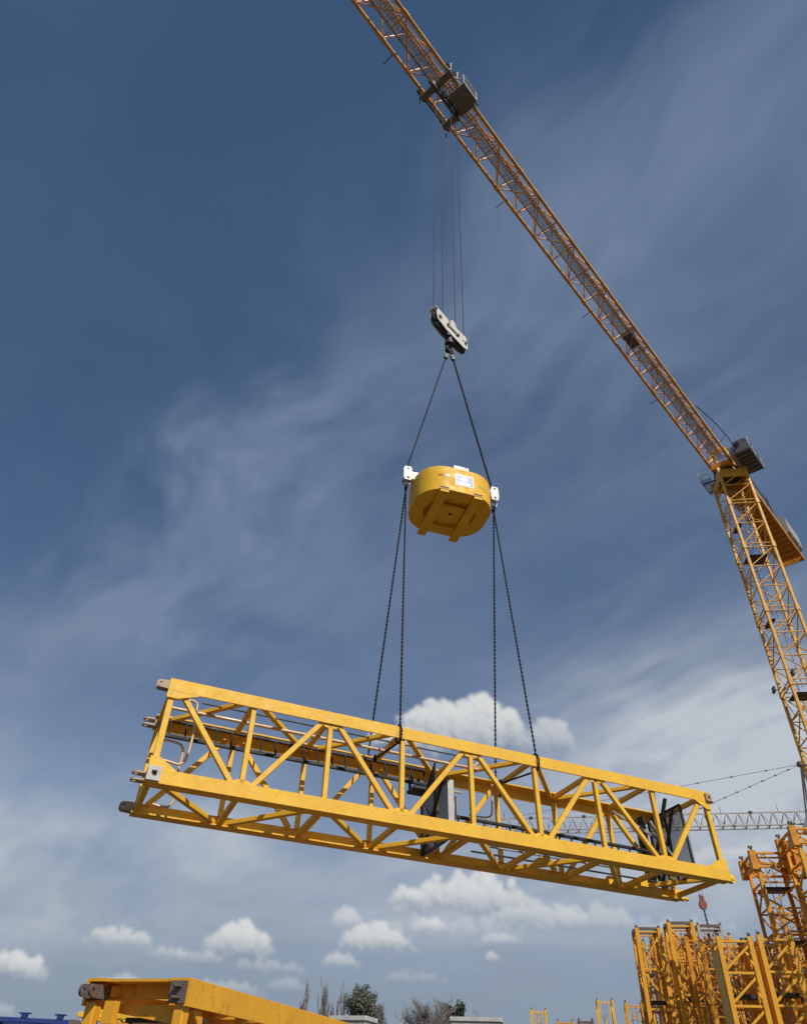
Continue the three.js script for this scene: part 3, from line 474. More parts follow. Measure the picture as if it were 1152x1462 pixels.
  const stripe = cv(256, 64, (x, w, h) => { x.fillStyle = '#e6b43c'; x.fillRect(0, 0, w, h); x.fillStyle = '#d8d26a'; x.fillRect(8, 14, w - 16, 34); x.fillStyle = '#b8b860'; for (let i = 0; i < 9; i++) x.fillRect(20 + i * 25, 22, 14, 18); });
  curved('red_arrow', arrow, -hx + cr, hz - cr, cr + 0.005, -0.42, 0.02, 0.50, 0.58);
  curved('green_stripe', stripe, hx - cr, hz - cr, cr + 0.005, 0.2, 0.72, 0.38, 0.47);
  mesh('top_ledge', [boxG(-0.19, 0.24, 0.87, 0.99, 0.72, 0.9)], M.white, t);
  const sb = grp('spreader_beam', t);
  mesh('beam', [boxG(-1.32, 1.38, 0.90, 1.16, -0.11, 0.11)], M.white, sb);
  for (const x of [-1.25, 1.32]) mesh('end_eye', [plateG([[-0.09, -0.24], [0.09, -0.24], [0.12, -0.1], [0.12, 0.1], [0.09, 0.24], [-0.09, 0.24], [-0.12, 0.1], [-0.12, -0.1]], 0.05, [[0, 0.17, 0.04], [0, -0.17, 0.04]]).applyMatrix4(new THREE.Matrix4().setPosition(x, 1.03, 0.14))], M.white, sb);
  mesh('beam_foot', [boxG(-0.5, -0.3, 0.86, 0.9, -0.2, 0.2), boxG(0.3, 0.5, 0.86, 0.9, -0.2, 0.2)], M.white, sb);
}
// ------------------------------------------------------------------ the lifted mast section
const TX = V(0.92686825, -0.00697537, -0.37532198).normalize(), TZ = V(0.37513525, 0.05380751, 0.9254071).normalize(), TY = V().crossVectors(TZ, TX).normalize();
const TC = V(1.2587, 6.394, -15.055), HL = 6.105, SS = 0.825;
const trussWorld = (x, y, z) => TC.clone().addScaledVector(TX, x).addScaledVector(TY, y).addScaledVector(TZ, z);
function trussLocal(px, py, z) { const p = atPlane(px, py, trussWorld(0, 0, z), TZ).sub(TC); return V(p.dot(TX), p.dot(TY), p.dot(TZ)); }
function lattice(t, o) {   // a mast section lying along local x: four angle chords, posts, diagonals; o: hl, s, panels, chord, web, mat
  const { hl, s, panels, chord: c, web: w, mat, openEnd } = o, half = c / 2, oy = s + half, oz = s + half * 0.5, X = k => -hl + 0.09 + (2 * hl - 0.18) * k / panels;
  for (const [sy, sz] of [[1, 1], [-1, 1], [1, -1], [-1, -1]]) mesh('chord', angleG(V(-hl, sy * oy, sz * oz), V(hl, sy * oy, sz * oz), V(0, -sy, 0), V(0, 0, -sz), c, o.flange || 0.03), mat, t);
  const zf = oz - 0.035 - w / 2, yf = oy - 0.035 - w / 2, cy = oy - c + 0.03, jog = w * 1.7;
  for (const sz of [1, -1]) for (let k = 0; k <= panels; k++) {
    const x = X(k); bar(t, 'post', V(x, -cy, sz * zf), V(x, cy, sz * zf), w * (k === 0 || k === panels ? 1.15 : 0.95), w, mat, V(0, 0, 1));
    if (k === panels) continue; const x1 = X(k + 1), down = sz > 0 ? k % 2 === 0 : k % 2 === 1;
    bar(t, 'diagonal', V(x + jog, down ? cy : -cy, sz * zf), V(x1 - jog, down ? -cy : cy, sz * zf), w, w * 0.9, mat, V(0, 0, 1));
  }
  const cz = oz - c * 0.6;
  for (const sy of [1, -1]) for (let k = 0; k <= panels; k++) {
    const x = X(k); if (!(openEnd && k === 0 && sy > 0)) bar(t, 'strut', V(x, sy * yf, -cz), V(x, sy * yf, cz), w, w, mat, V(0, 1, 0));
    if (k === panels) continue; const x1 = X(k + 1), f0 = sy > 0 ? k % 2 === 1 : k % 2 === 0;
    bar(t, 'lacing', V(x + jog * 0.7, sy * yf, f0 ? cz : -cz), V(x1 - jog * 0.7, sy * yf, f0 ? -cz : cz), w, w * 0.9, mat, V(0, 1, 0));
  }
  return { X, oy, oz, zf, yf, cy };
}
function lugs(t, x, dir, y, z, axis, mat, size = 1, gap = 0.07) {           // a fork of two eye plates at a chord's end
  const p = lugShape(0.26 * size, 0.095 * size, 0.085 * size), hole = [[0.175 * size, 0, 0.036 * size]], gs = [];
  for (const d of [-gap, gap]) {
    const g = plateG(p, 0.04 * size, hole);
    const m = axis === 'z' ? basis(V(dir, 0, 0), V(0, 1, 0), V(0, 0, dir), V(x, y, z + d)) : basis(V(dir, 0, 0), V(0, 0, -dir), V(0, 1, 0), V(x, y + d, z));
    gs.push(g.applyMatrix4(m));
  }
  gs.push(axis === 'z' ? boxG(Math.min(x, x - dir * 0.16), Math.max(x, x - dir * 0.16), y - 0.09 * size, y + 0.09 * size, z - gap - 0.02, z + gap + 0.02) : boxG(Math.min(x, x - dir * 0.16), Math.max(x, x - dir * 0.16), y - gap - 0.02, y + gap + 0.02, z - 0.09 * size, z + 0.09 * size));
  return mesh('connecting_lug', gs, mat, t);
}
function gratingX(x, y0, y1, z0, z1, step, th) { const gs = []; for (let y = y0; y <= y1 + 1e-6; y += step) gs.push(boxG(x - th * 0.4, x + th * 0.4, y - th / 2, y + th / 2, z0, z1)); for (let z = z0; z <= z1 + 1e-6; z += step) gs.push(boxG(x - th * 0.3, x + th * 0.3, y0, y1, z - th / 2, z + th / 2)); return gs; }
{
  const t = thing('mast_section', 'bright yellow lattice mast section hanging level from four chains', 'mast section', null, TC);
  t.quaternion.setFromRotationMatrix(new THREE.Matrix4().makeBasis(TX, TY, TZ));
  const { X, oy, oz, zf, yf, cy } = lattice(t, { hl: HL, s: SS, panels: 8, chord: 0.24, web: 0.095, mat: M.yellow });
  // lugs: left end
  lugs(t, -HL, -1, SS, oz - 0.1, 'z', M.lugSteel, 0.85, 0.06); lugs(t, -HL, -1, SS - 0.02, -oz + 0.1, 'y', M.lugSteel, 0.85, 0.06); lugs(t, -HL, -1, -SS - 0.02, oz - 0.12, 'y', M.lugSteel, 0.85, 0.06); lugs(t, -HL, -1, -SS, -oz + 0.1, 'z', M.lugSteel, 0.85, 0.06);
  // right end
  for (const [y, z] of [[-SS - 0.03, oz - 0.12]]) mesh('connecting_lug', [rodG(V(HL - 0.25, y, z), V(HL + 0.14, y, z), 0.07, 14), xf(new THREE.CylinderGeometry(0.085, 0.085, 0.1, 18), frame(V(HL + 0.12, y, z - 0.08), V(HL + 0.12, y, z + 0.08)).m)].map(g => uvBox(g)), M.yellow, t);
  lugs(t, HL, 1, -SS, -oz + 0.1, 'y', M.yellow); lugs(t, HL, 1, SS - 0.02, -oz + 0.1, 'z', M.lugSteel); lugs(t, HL, 1, SS + 0.02, oz - 0.12, 'y', M.lugSteel, 0.7);
  // square bearing plates on the front face
  const sq = (x, y) => { const s = new THREE.Shape([[-0.13, -0.14], [0.13, -0.14], [0.13, 0.14], [-0.13, 0.14]].map(p => new THREE.Vector2(...p))); s.holes.push(new THREE.Path([[-0.05, -0.055], [-0.05, 0.055], [0.05, 0.055], [0.05, -0.055]].map(p => new THREE.Vector2(...p)))); const g = new THREE.ExtrudeGeometry(s, { depth: 0.05, bevelEnabled: false }); g.translate(x, y, oz + 0.002); return uvBox(g); };
  mesh('bearing_plate', sq(0, 0).scale(0.85, 0.85, 1).translate(-HL + 0.12, -SS + 0.02, 0), M.pale, t); mesh('bearing_plate', [sq(0, 0).scale(0.62, 0.62, 1).translate(HL - 0.05, SS - 0.02, oz * 0.38 - oz * 0.38)], M.lugSteel, t);
  mesh('bearing_socket', [boxG(-HL + 0.1, -HL + 0.18, -SS - 0.02, -SS + 0.08, oz - 0.03, oz + 0.002)], M.dark, t);
  // gussets
  const gus = (pts) => mesh('gusset_plate', plateG(pts, 0.03).translate(0, 0, oz - 0.018), M.yellow, t);
  const xl = -HL, xr = HL, yi = oy - 0.24;
  gus([[xl, yi + 0.01], [xl + 0.62, yi + 0.01], [xl + 0.2, yi - 0.13], [xl, yi - 0.13]]);
  gus([[xl, -yi - 0.01], [xl + 0.5, -yi - 0.01], [xl + 0.16, yi * -1 + 0.2], [xl, -yi + 0.2]]);
  gus([[xr, -yi - 0.01], [xr - 0.55, -yi - 0.01], [xr - 0.14, -yi + 0.2], [xr, -yi + 0.2]]);
  gus([[xr - 0.02, yi + 0.01], [xr - 0.45, yi + 0.01], [xr - 0.16, yi - 0.16], [xr - 0.02, yi - 0.16]]);
  for (let k = 1; k < 8; k++) { const yy = k % 2 ? -yi : yi, d = k % 2 ? 1 : -1; mesh('gusset_plate', plateG([[X(k) - 0.24, yy - d * 0.02], [X(k) + 0.24, yy - d * 0.02], [X(k) + 0.1, yy + d * 0.07], [X(k) - 0.1, yy + d * 0.07]], 0.02).translate(0, 0, oz - 0.045), M.yellow, t); }
  // ladders
  const ladder = (xa, xb, y0, y1, z, slope = 0) => {
    const g = grp('ladder', t); bar(g, 'rail', V(xa, y0, z), V(xb, y0, z), 0.06, 0.06, M.black); bar(g, 'rail', V(xa, y1, z + slope), V(xb, y1, z + slope), 0.06, 0.06, M.black);
    for (let x = xa + 0.2; x < xb; x += 0.3) tubeBar(g, 'rung', V(x, y0, z), V(x, y1, z + slope), 0.02, M.black, 6);
  };
  ladder(-HL + 0.1, -0.4, 0.46, 0.84, -0.45, -0.15); ladder(-0.1, 5.5, -0.66, -0.27, -0.06, 0.06);
  // rest platforms: mesh floors across the section
  const platform = (x, y0, y1, z0, z1) => {
    const g = grp('rest_platform', t), m = mesh('mesh_panel', gratingX(x, y0, y1, z0, z1, 0.022, 0.0072), M.meshPanel, g);
    mesh('panel_frame', [boxG(x - 0.02, x + 0.03, y0 - 0.04, y0, z0, z1), boxG(x - 0.02, x + 0.03, y1, y1 + 0.04, z0, z1), boxG(x - 0.02, x + 0.03, y0, y1, z0 - 0.03, z0 + 0.01), boxG(x - 0.02, x + 0.03, y0, y1, z1 - 0.02, z1 + 0.02), boxG(x - 0.02, x + 0.03, y0, y1, (z0 + z1) / 2 - 0.02, (z0 + z1) / 2 + 0.02)], M.dark, g);
    bar(g, 'brace', V(x - 0.05, y0, z0 + 0.1), V(x - 0.05, y1, z1 - 0.2), 0.06, 0.06, M.dark); bar(g, 'brace', V(x - 0.06, y1, z0 + 0.1), V(x - 0.12, y0, z1 - 0.2), 0.06, 0.06, M.galv);
    return g;
  };
  const p1 = platform(-0.36, -0.86, 0.24, -0.76, 0.50);
  mesh('toe_board', [boxG(-0.4, -0.27, -0.62, 0.22, 0.53, 0.56)], M.pale, p1);
  mesh('hatch', [plateG([[0, 0], [0.55, 0], [0.55, 0.5]], 0.03).applyMatrix4(basis(V(0, 0, 1), V(0, 1, 0), V(-1, 0, 0), V(-0.4, 0.3, -0.55)))], M.dark, p1);
  mesh('bracket', [boxG(-0.75, -0.35, 0.3, 0.35, -0.7, -0.3), boxG(-0.75, -0.7, 0.3, 0.7, -0.6, -0.55), boxG(-0.55, -0.5, 0.3, 0.62, -0.6, -0.55)], M.dark, p1);
  const p2 = platform(5.42, -0.8, 0.62, -0.5, 0.62);
  mesh('side_sheet', [boxG(5.25, 5.5, -0.72, 0.72, -0.78, -0.72), boxG(5.3, 5.34, -0.7, 0.75, -0.8, -0.52)], M.dark, p2);
  bar(p2, 'brace', V(4.6, 0.8, -0.72), V(5.4, 0.1, -0.2), 0.06, 0.06, M.galv); bar(p2, 'brace', V(5.35, -0.2, -0.4), V(5.35, 0.88, 0.3), 0.07, 0.07, M.dark);
  // pale hand rail, cable and hoops inside
  tubeBar(t, 'hand_rail', V(-HL + 0.1, 0.80, 0.02), V(0.6, 0.80, 0.02), 0.032, M.railTube, 10);
  tubeBar(t, 'cable', V(-HL + 0.7, 0.86, 0.33), V(0.5, 0.86, 0.33), 0.016, M.dark, 6);
  const hoop = (pts, z, r = 0.024) => mesh('guard_hoop', tubePath(pts.map(p => trussLocal(p[0], p[1], z)), r, 8), M.railTube, t);
  hoop([[226, 1056], [240, 1057], [250, 1059.5], [258.5, 1063], [261.5, 1070], [260, 1082], [256, 1095], [254, 1106]], 0.1);
  hoop([[224, 1083], [240, 1087], [252, 1091], [258, 1091], [264, 1087], [270, 1072], [277, 1045], [280, 1020], [282, 1006], [277, 1001], [262, 999], [243, 997]], 0.35);
  hoop([[218, 1148], [228, 1151], [240, 1152], [246, 1146], [251, 1137], [256, 1118]], -0.3);
  hoop([[646, 1135], [650, 1140], [651, 1150], [650, 1170]], 0.2); hoop([[670, 1164], [690, 1167], [699, 1166], [702, 1160], [702, 1120]], -0.1, 0.02);
  hoop([[640, 1118], [646, 1129], [658, 1132]], -0.2); hoop([[671, 1083], [684, 1086], [676, 1095]], 0.3, 0.02);
  // clamps on the bottom chord near the far end
for (const b of [[4.0, 4.12, -oy + 0.03, -oy + 0.2, -0.62, -0.5], [4.55, 4.75, -oy - 0.02, -oy + 0.12, -0.3, -0.15], [1.9, 2.05, -oy + 0.03, -oy + 0.14, -0.2, 0.1]]) mesh('clamp', boxG(...b), M.yellow, t);
  mesh('step_rail', [rodG(V(0.5, -0.8, -0.25), V(5.6, -0.8, -0.25), 0.02, 6), rodG(V(0.5, -0.8, 0.15), V(3.6, -0.8, 0.15), 0.02, 6)], M.galv, t);
}
// four lower chains, from the beam ends to the section's top chords
{
  const ends = [[armL, -1.58], [armR, 1.56]];
  for (const [arm, x] of ends) for (const fr of [1, -1]) {
    const sd = Math.sign(x), b = trussWorld(x + (fr < 0 ? -0.02 : 0), 0.95, fr * 0.86), a = arm.clone().add(V(0, -0.5, 0));
    const t = thing('sling_chain', `black chain from the ${sd < 0 ? 'red-arrow' : 'green-stripe'} side down to the ${fr > 0 ? 'sunlit front' : 'shaded rear'} top chord`, 'chain', 'lower chains holding the mast section', b.clone());
    const l = p => p.clone().sub(b);
    mesh('chain_link_run', chainG(l(a), V()), M.chain, t);
    const wrap = [], c = trussWorld(x, SS, fr * 0.80); for (let i = 0; i < 9; i++) { const an = i / 9 * Math.PI * 2; wrap.push(l(c.clone().addScaledVector(TY, Math.sin(an) * 0.19).addScaledVector(TZ, Math.cos(an) * 0.15))); }
    const wg = []; for (let i = 0; i < 9; i++) wg.push(chainG(wrap[i], wrap[(i + 1) % 9])); mesh('chain_wrap', wg, M.chain, t);
    const tail = trussWorld(x + 0.0, 0.66, fr * 0.7), tail2 = trussWorld(x + (sd > 0 ? -0.28 : -0.1), 0.70, fr > 0 ? -0.2 : -0.62);
    if (fr > 0) { mesh('chain_tail', chainG(l(tail), l(tail2)), M.chain, t); mesh('grab_hook', [ringG(l(tail2), 0.06, 0.025, TX)], M.chain, t); }
    if (fr > 0) { mesh('shackle', [ringG(l(arm.clone().add(V(0, -0.28, 0))), 0.1, 0.028, DZ)], M.galv, t); mesh('ring', [ringG(l(arm.clone().add(V(0, -0.46, 0))), 0.09, 0.024, DX)], M.chain, t); }
  }
}
// ------------------------------------------------------------------ mast section lying close by on timbers
{
  const az = rad(17.3), ax = V(Math.sin(az), 0, -Math.cos(az)), zn = V(Math.cos(az), 0, Math.sin(az)), S2 = 0.57, hl = 5.0, oyy = S2 + 0.12;
  const corner = atDepth(262, 1416, 7.5);                                   // end of the sunny top chord
  const c = corner.clone().addScaledVector(ax, hl).addScaledVector(zn, -S2).add(V(0, -S2, 0));
  const t = thing('lying_mast_section', 'chipped yellow mast section lying on timbers in the foreground', 'mast section', null, c);
  t.quaternion.setFromRotationMatrix(new THREE.Matrix4().makeBasis(ax, V(0, 1, 0), zn));
  const { X, oy, oz } = lattice(t, { hl, s: S2, panels: 7, chord: 0.25, web: 0.12, mat: M.yellowOld, openEnd: true });
  for (const [y, z, a] of [[S2, oz - 0.12, 'y'], [S2, -oz + 0.12, 'z'], [-S2, oz - 0.12, 'z'], [-S2, -oz + 0.12, 'y']]) lugs(t, -hl, -1, y, z, a, M.steel, y > 0 && z > 0 ? 0.45 : 0.68, y > 0 && z > 0 ? 0.05 : 0.06);
  mesh('end_strut', [boxG(-hl + 0.26, -hl + 0.29, S2 - 0.04, S2 + 0.09, -S2 + 0.02, S2 - 0.04), boxG(-hl + 0.005, -hl + 0.29, S2 + 0.092, S2 + 0.118, -S2 + 0.02, S2 - 0.04)], M.yellowOld, t);
  mesh('end_plate', [boxG(-hl - 0.012, -hl - 0.002, S2 - 0.1, S2 + 0.1, oz - 0.22, oz - 0.02)], M.steel, t);
  mesh('gusset_plate', [plateG([[-0.62, S2 - 0.1], [0.3, S2 - 0.1], [0.3, S2 - 0.28], [-0.62, S2 - 0.16]], 0.03).applyMatrix4(basis(V(0, 0, 1), V(0, 1, 0), V(-1, 0, 0), V(-hl + 0.2, 0, 0.22)))], M.yellowOld, t);
  mesh('bracket', [boxG(-hl + 0.02, -hl + 0.1, S2 - 0.28, S2 - 0.08, -0.36, -0.22), boxG(-hl + 0.05, -hl + 0.1, S2 - 0.36, S2 - 0.27, -0.22, -0.06)], M.yellowOld, t);
  mesh('mesh_panel', gratingX(-hl + 0.5, -S2 + 0.1, S2 - 0.23, -0.3, 0.6, 0.026, 0.013), M.grate, t);
  mesh('panel_frame', [boxG(-hl + 0.47, -hl + 0.53, S2 - 0.23, S2 - 0.19, -0.36, 0.62), boxG(-hl + 0.47, -hl + 0.53, -S2, S2 - 0.23, -0.36, -0.3)], M.dark, t);
  const bot = c.y - oy;
  for (const d of [-hl * 0.62, hl * 0.62]) {
    const endName = d < 0 ? 'lugged end' : 'far end';
    const p = c.clone().addScaledVector(ax, d).setY(0);
    const n = 4, h = bot / n;
    for (let i = 0; i < n; i++) { const b = thing('timber_bearer', `timber bearer under the ${endName} of the lying mast section, ${['resting on gravel', 'second up', 'third up', 'topmost'][i]}`, 'timber', 'timber bearers under the lying section', V(p.x, i * h, p.z)); bar(b, 'beam', V(0, h / 2, 0).addScaledVector(zn, -1.1), V(0, h / 2, 0).addScaledVector(zn, 1.1), 0.3, h - 0.004, M.timber, V(0, 1, 0)); }
  }
}
// ------------------------------------------------------------------ standing mast sections of the yard
function standing(o) {    // px of the top centre, depth, half width, yaw, members
  const top = atDepth(o.px, o.py, o.dz), t = thing(o.name || 'standing_mast_section', o.label, 'mast section', o.group, V(top.x, 0, top.z)); t.rotation.y = o.yaw;
  const h = top.y, w = o.w, mat = o.mat, P = (i, y) => V((i === 1 || i === 2 ? 1 : -1) * w, y, (i >= 2 ? -1 : 1) * w);
  const n = Math.max(3, Math.round(h / o.pitch)), y0 = 0.12, y1 = h - 0.35;
  for (let i = 0; i < 4; i++) {
    const a = P(i, 0), b = P(i, h - 0.1), sx = Math.sign(a.x), sz = Math.sign(a.z), q = o.chord;
    mesh('chord', angleG(a.clone().add(V(sx * q / 2, 0, sz * q / 2)), b.clone().add(V(sx * q / 2, 0, sz * q / 2)), V(-sx, 0, 0), V(0, 0, -sz), q, 0.03), mat, t);
    mesh('connecting_lug', [barG(P(i, h - 0.3), P(i, h + 0.08), q * 0.55, q * 0.35), rodG(P(i, h + 0.02).add(V(-q * .3, 0, 0)), P(i, h + 0.02).add(V(q * .3, 0, 0)), 0.09, 10)], M.steel, t);
  }
  for (let f = 0; f < 4; f++) {
    const a = f, b = (f + 1) % 4;
    for (let k = 0; k <= n; k++) { const y = lerp(y0, y1, k / n); bar(t, 'strut', P(a, y), P(b, y), o.web, o.web, mat); }
    for (let k = 0; k < n; k++) { const ya = lerp(y0, y1, k / n), yb = lerp(y0, y1, (k + 1) / n), alt = o.zig ? k % 2 : 0; bar(t, 'diagonal', P(alt ? b : a, ya + 0.1), P(alt ? a : b, yb - 0.1), o.web, o.web, mat); }
  }
  // ladder and platforms inside
  const lz = -w * 0.35, gs = [rodG(V(-0.2, 0.1, lz), V(-0.2, h - 0.2, lz), 0.025), rodG(V(0.2, 0.1, lz), V(0.2, h - 0.2, lz), 0.025)];
  for (let y = 0.4; y < h - 0.3; y += 0.3) gs.push(rodG(V(-0.2, y, lz), V(0.2, y, lz), 0.016, 5));
  mesh('ladder', gs, M.galv, t);
  if (o.topFrame) for (let f = 0; f < 4; f++) bar(t, 'top_frame', P(f, h - 0.14), P((f + 1) % 4, h - 0.14), 0.16, 0.2, M.steel, V(0, 1, 0));
  if (o.sheet) mesh('side_sheet', [boxG(-w - o.chord / 2 - 0.035, -w - o.chord / 2 - 0.005, 0.3, h - 0.7, -w, w)], mat, t);
  for (const y of o.plat || []) { const q = h - y; mesh('rest_platform', [boxG(-w * 0.9, w * 0.9, q, q + 0.05, -w * 0.9, w * 0.1), boxG(-w * 0.9, w * 0.9, q + 0.05, q + 0.2, w * 0.08, w * 0.1)], M.dark, t); }
  if (o.cap) {  // heavy frame on top, with brackets and pins
    const g = grp('collar_frame', t), q = w + 0.22;
    for (let f = 0; f < 4; f++) {
      const A = V((f === 1 || f === 2 ? 1 : -1) * q, 0, (f >= 2 ? -1 : 1) * q), f2 = (f + 1) % 4, B = V((f2 === 1 || f2 === 2 ? 1 : -1) * q, 0, (f2 >= 2 ? -1 : 1) * q);
      for (const y of [h - 0.12, h - 0.95]) bar(g, 'rail', A.clone().setY(y), B.clone().setY(y), 0.14, 0.14, M.orange);
      for (let k = 0; k < 4; k++) bar(g, 'brace', A.clone().lerp(B, k / 4).setY(k % 2 ? h - 0.15 : h - 0.9), A.clone().lerp(B, (k + 1) / 4).setY(k % 2 ? h - 0.9 : h - 0.15), 0.07, 0.07, M.orange);
      mesh('corner_box', [boxG(-0.2, 0.2, h - 1.15, h + 0.03, -0.2, 0.2).translate(A.x * 1.04, 0, A.z * 1.04)], M.orange, g);
      mesh('side_plate', [boxG(-0.02, 0.02, -0.38, 0.38, -0.5, 0.5).applyMatrix4(new THREE.Matrix4().makeRotationY(Math.atan2(A.x - B.x, A.z - B.z)).setPosition(lerp(A.x, B.x, 0.78), h - 0.53, lerp(A.z, B.z, 0.78)))], M.orange, g);
      mesh('pin_bracket', [rodG(V(A.x, h, A.z), V(A.x, h + 0.32, A.z), 0.07, 10), boxG(A.x - 0.16, A.x + 0.1, h + 0.2, h + 0.34, A.z - 0.1, A.z + 0.1)], M.steel, g);
    }
  }
  return t;
}
const yaw0 = -MTH;
const G1 = 'mast sections stored upright at the yard edge';
standing({ px: 1041, py: 1338, dz: 42, w: 0.86, yaw: yaw0, chord: 0.26, web: 0.13, pitch: 1.62, mat: M.yellowOld, sheet: true, label: 'upright ochre mast section with wide single diagonals, below the collared towers', group: G1, plat: [3, 7] });
standing({ px: 1098, py: 1336, dz: 42, w: 0.86, yaw: yaw0, chord: 0.26, web: 0.13, pitch: 1.62, mat: M.yellowOld, sheet: true, label: 'upright ochre mast section standing directly in front of the largest collared tower', group: G1, plat: [3, 7] });
standing({ px: 1095, py: 1223, dz: 49, w: 1.12, yaw: yaw0, chord: 0.24, web: 0.1, pitch: 1.5, zig: true, mat: M.orange, label: 'tall amber mast tower with a smaller braced collar frame on top', group: G1, plat: [2.1, 5.2, 8.2], cap: true });
standing({ px: 1154, py: 1190, dz: 47, w: 1.25, yaw: yaw0, chord: 0.26, web: 0.11, pitch: 1.6, zig: true, mat: M.yellowOld, label: 'largest upright mast tower with a heavy collar frame on top', group: G1, plat: [2.5, 5.5, 8.5], cap: true });
standing({ px: 921, py: 1326, dz: 55, w: 0.82, yaw: yaw0 + 0.03, chord: 0.27, web: 0.11, pitch: 2.4, zig: true, mat: M.yellowOld, topFrame: true, label: 'upright mast section at the open end of the crowded row, beside the low section', group: G1, plat: [4.8] });
standing({ px: 944, py: 1334, dz: 58, w: 0.8, yaw: yaw0 - 0.02, chord: 0.2, web: 0.09, pitch: 1.4, zig: true, mat: M.orange, label: 'upright mast section half hidden between two taller sections', group: G1 });
standing({ px: 967, py: 1318, dz: 54, w: 0.84, yaw: yaw0, chord: 0.28, web: 0.12, pitch: 2.2, zig: true, mat: M.yellowOld, topFrame: true, label: 'bright upright mast section, tallest of the crowded row', group: G1, plat: [4.9] });
standing({ px: 1008, py: 1322, dz: 56, w: 0.84, yaw: yaw0 + 0.02, chord: 0.2, web: 0.09, pitch: 1.5, zig: true, mat: M.greyWhite, topFrame: true, label: 'pale upright mast section with a grey top frame, under the orange hook', group: G1 });
standing({ px: 992, py: 1338, dz: 51, w: 0.8, yaw: yaw0 - 0.03, chord: 0.24, web: 0.1, pitch: 1.3, zig: true, mat: M.orange, label: 'shaded upright mast section behind the ochre section with wide diagonals', group: G1 });
standing({ px: 1014, py: 1346, dz: 47.5, w: 0.8, yaw: yaw0, chord: 0.26, web: 0.1, pitch: 1.3, zig: true, mat: M.orange, label: 'rust streaked upright mast section touching the wide-diagonal ochre section', group: G1 });
standing({ px: 1078, py: 1345, dz: 47, w: 0.84, yaw: yaw0 + 0.04, chord: 0.24, web: 0.1, pitch: 1.3, zig: true, mat: M.orange, label: 'amber upright mast section in the gap between the two wide-diagonal sections', group: G1 });
standing({ px: 1128, py: 1300, dz: 53, w: 1.0, yaw: yaw0, chord: 0.24, web: 0.1, pitch: 1.4, zig: true, mat: M.orange, label: 'upright mast section in the shade behind both collared towers', group: G1, plat: [1.5, 4] });
standing({ px: 903, py: 1431, dz: 66, w: 0.72, yaw: yaw0 - 0.05, chord: 0.2, web: 0.09, pitch: 1.5, zig: true, mat: M.yellowOld, label: 'low upright yellow section at the foot of the crowded row', group: G1 });
standing({ px: 768, py: 1441, dz: 90, w: 0.85, yaw: yaw0, chord: 0.26, web: 0.11, pitch: 1.6, zig: true, mat: M.yellow, label: 'distant upright yellow section standing alone past the concrete hut', group: G1 });
standing({ px: 862, py: 1427, dz: 90, w: 0.9, yaw: yaw0, chord: 0.22, web: 0.1, pitch: 4.2, zig: true, mat: M.yellow, label: 'distant open upright yellow section with one long diagonal', group: G1 });
standing({ px: 806, py: 1457, dz: 92, w: 0.9, yaw: yaw0, chord: 0.22, web: 0.12, pitch: 1.4, mat: M.orange, label: 'short distant amber section, only its top frame rising into view', group: G1 });
standing({ px: 835, py: 1455, dz: 92, w: 0.85, yaw: yaw0, chord: 0.22, web: 0.14, pitch: 1.2, mat: M.steel, label: 'short distant rusty grey section beside the open upright section', group: G1 });
{ // rear rows: mostly hidden, alike
  const src = [];
  const rows = [[930, 1345, 61, 0], [955, 1336, 64, 1], [978, 1340, 59, 0], [1000, 1338, 62, 1], [1022, 1336, 60, 0], [1044, 1346, 58, 1], [1066, 1348, 56, 0], [1088, 1350, 57, 1], [1112, 1352, 55, 0], [1136, 1340, 58, 1], [940, 1352, 69, 0], [985, 1350, 68, 1], [1030, 1352, 67, 0], [1070, 1356, 66, 1], [1110, 1356, 65, 0], [1146, 1350, 64, 1], [960, 1356, 73, 0], [1010, 1352, 73, 1]];
  for (const [px, py, dz, k] of rows) {
    if (!src[k]) { src[k] = standing({ px, py, dz, w: 0.84, yaw: yaw0 + (k ? 0.04 : -0.03), chord: 0.24, web: 0.11, pitch: k ? 1.25 : 1.5, zig: !!k, mat: k ? M.orange : M.yellowOld, label: k ? 'amber mast section packed in the rear rows of the upright stock' : 'ochre mast section packed in the rear rows of the upright stock', group: 'rear rows of upright mast sections', plat: [2.5, 6] }); src[k].userData.h = atDepth(px, py, dz).y; continue; }
    const p = atDepth(px, py, dz), c = dup(src[k]); c.position.set(p.x, 0, p.z); c.scale.y = p.y / src[k].userData.h; delete c.userData.h;
  }
  for (const q of src) delete q.userData.h;
}
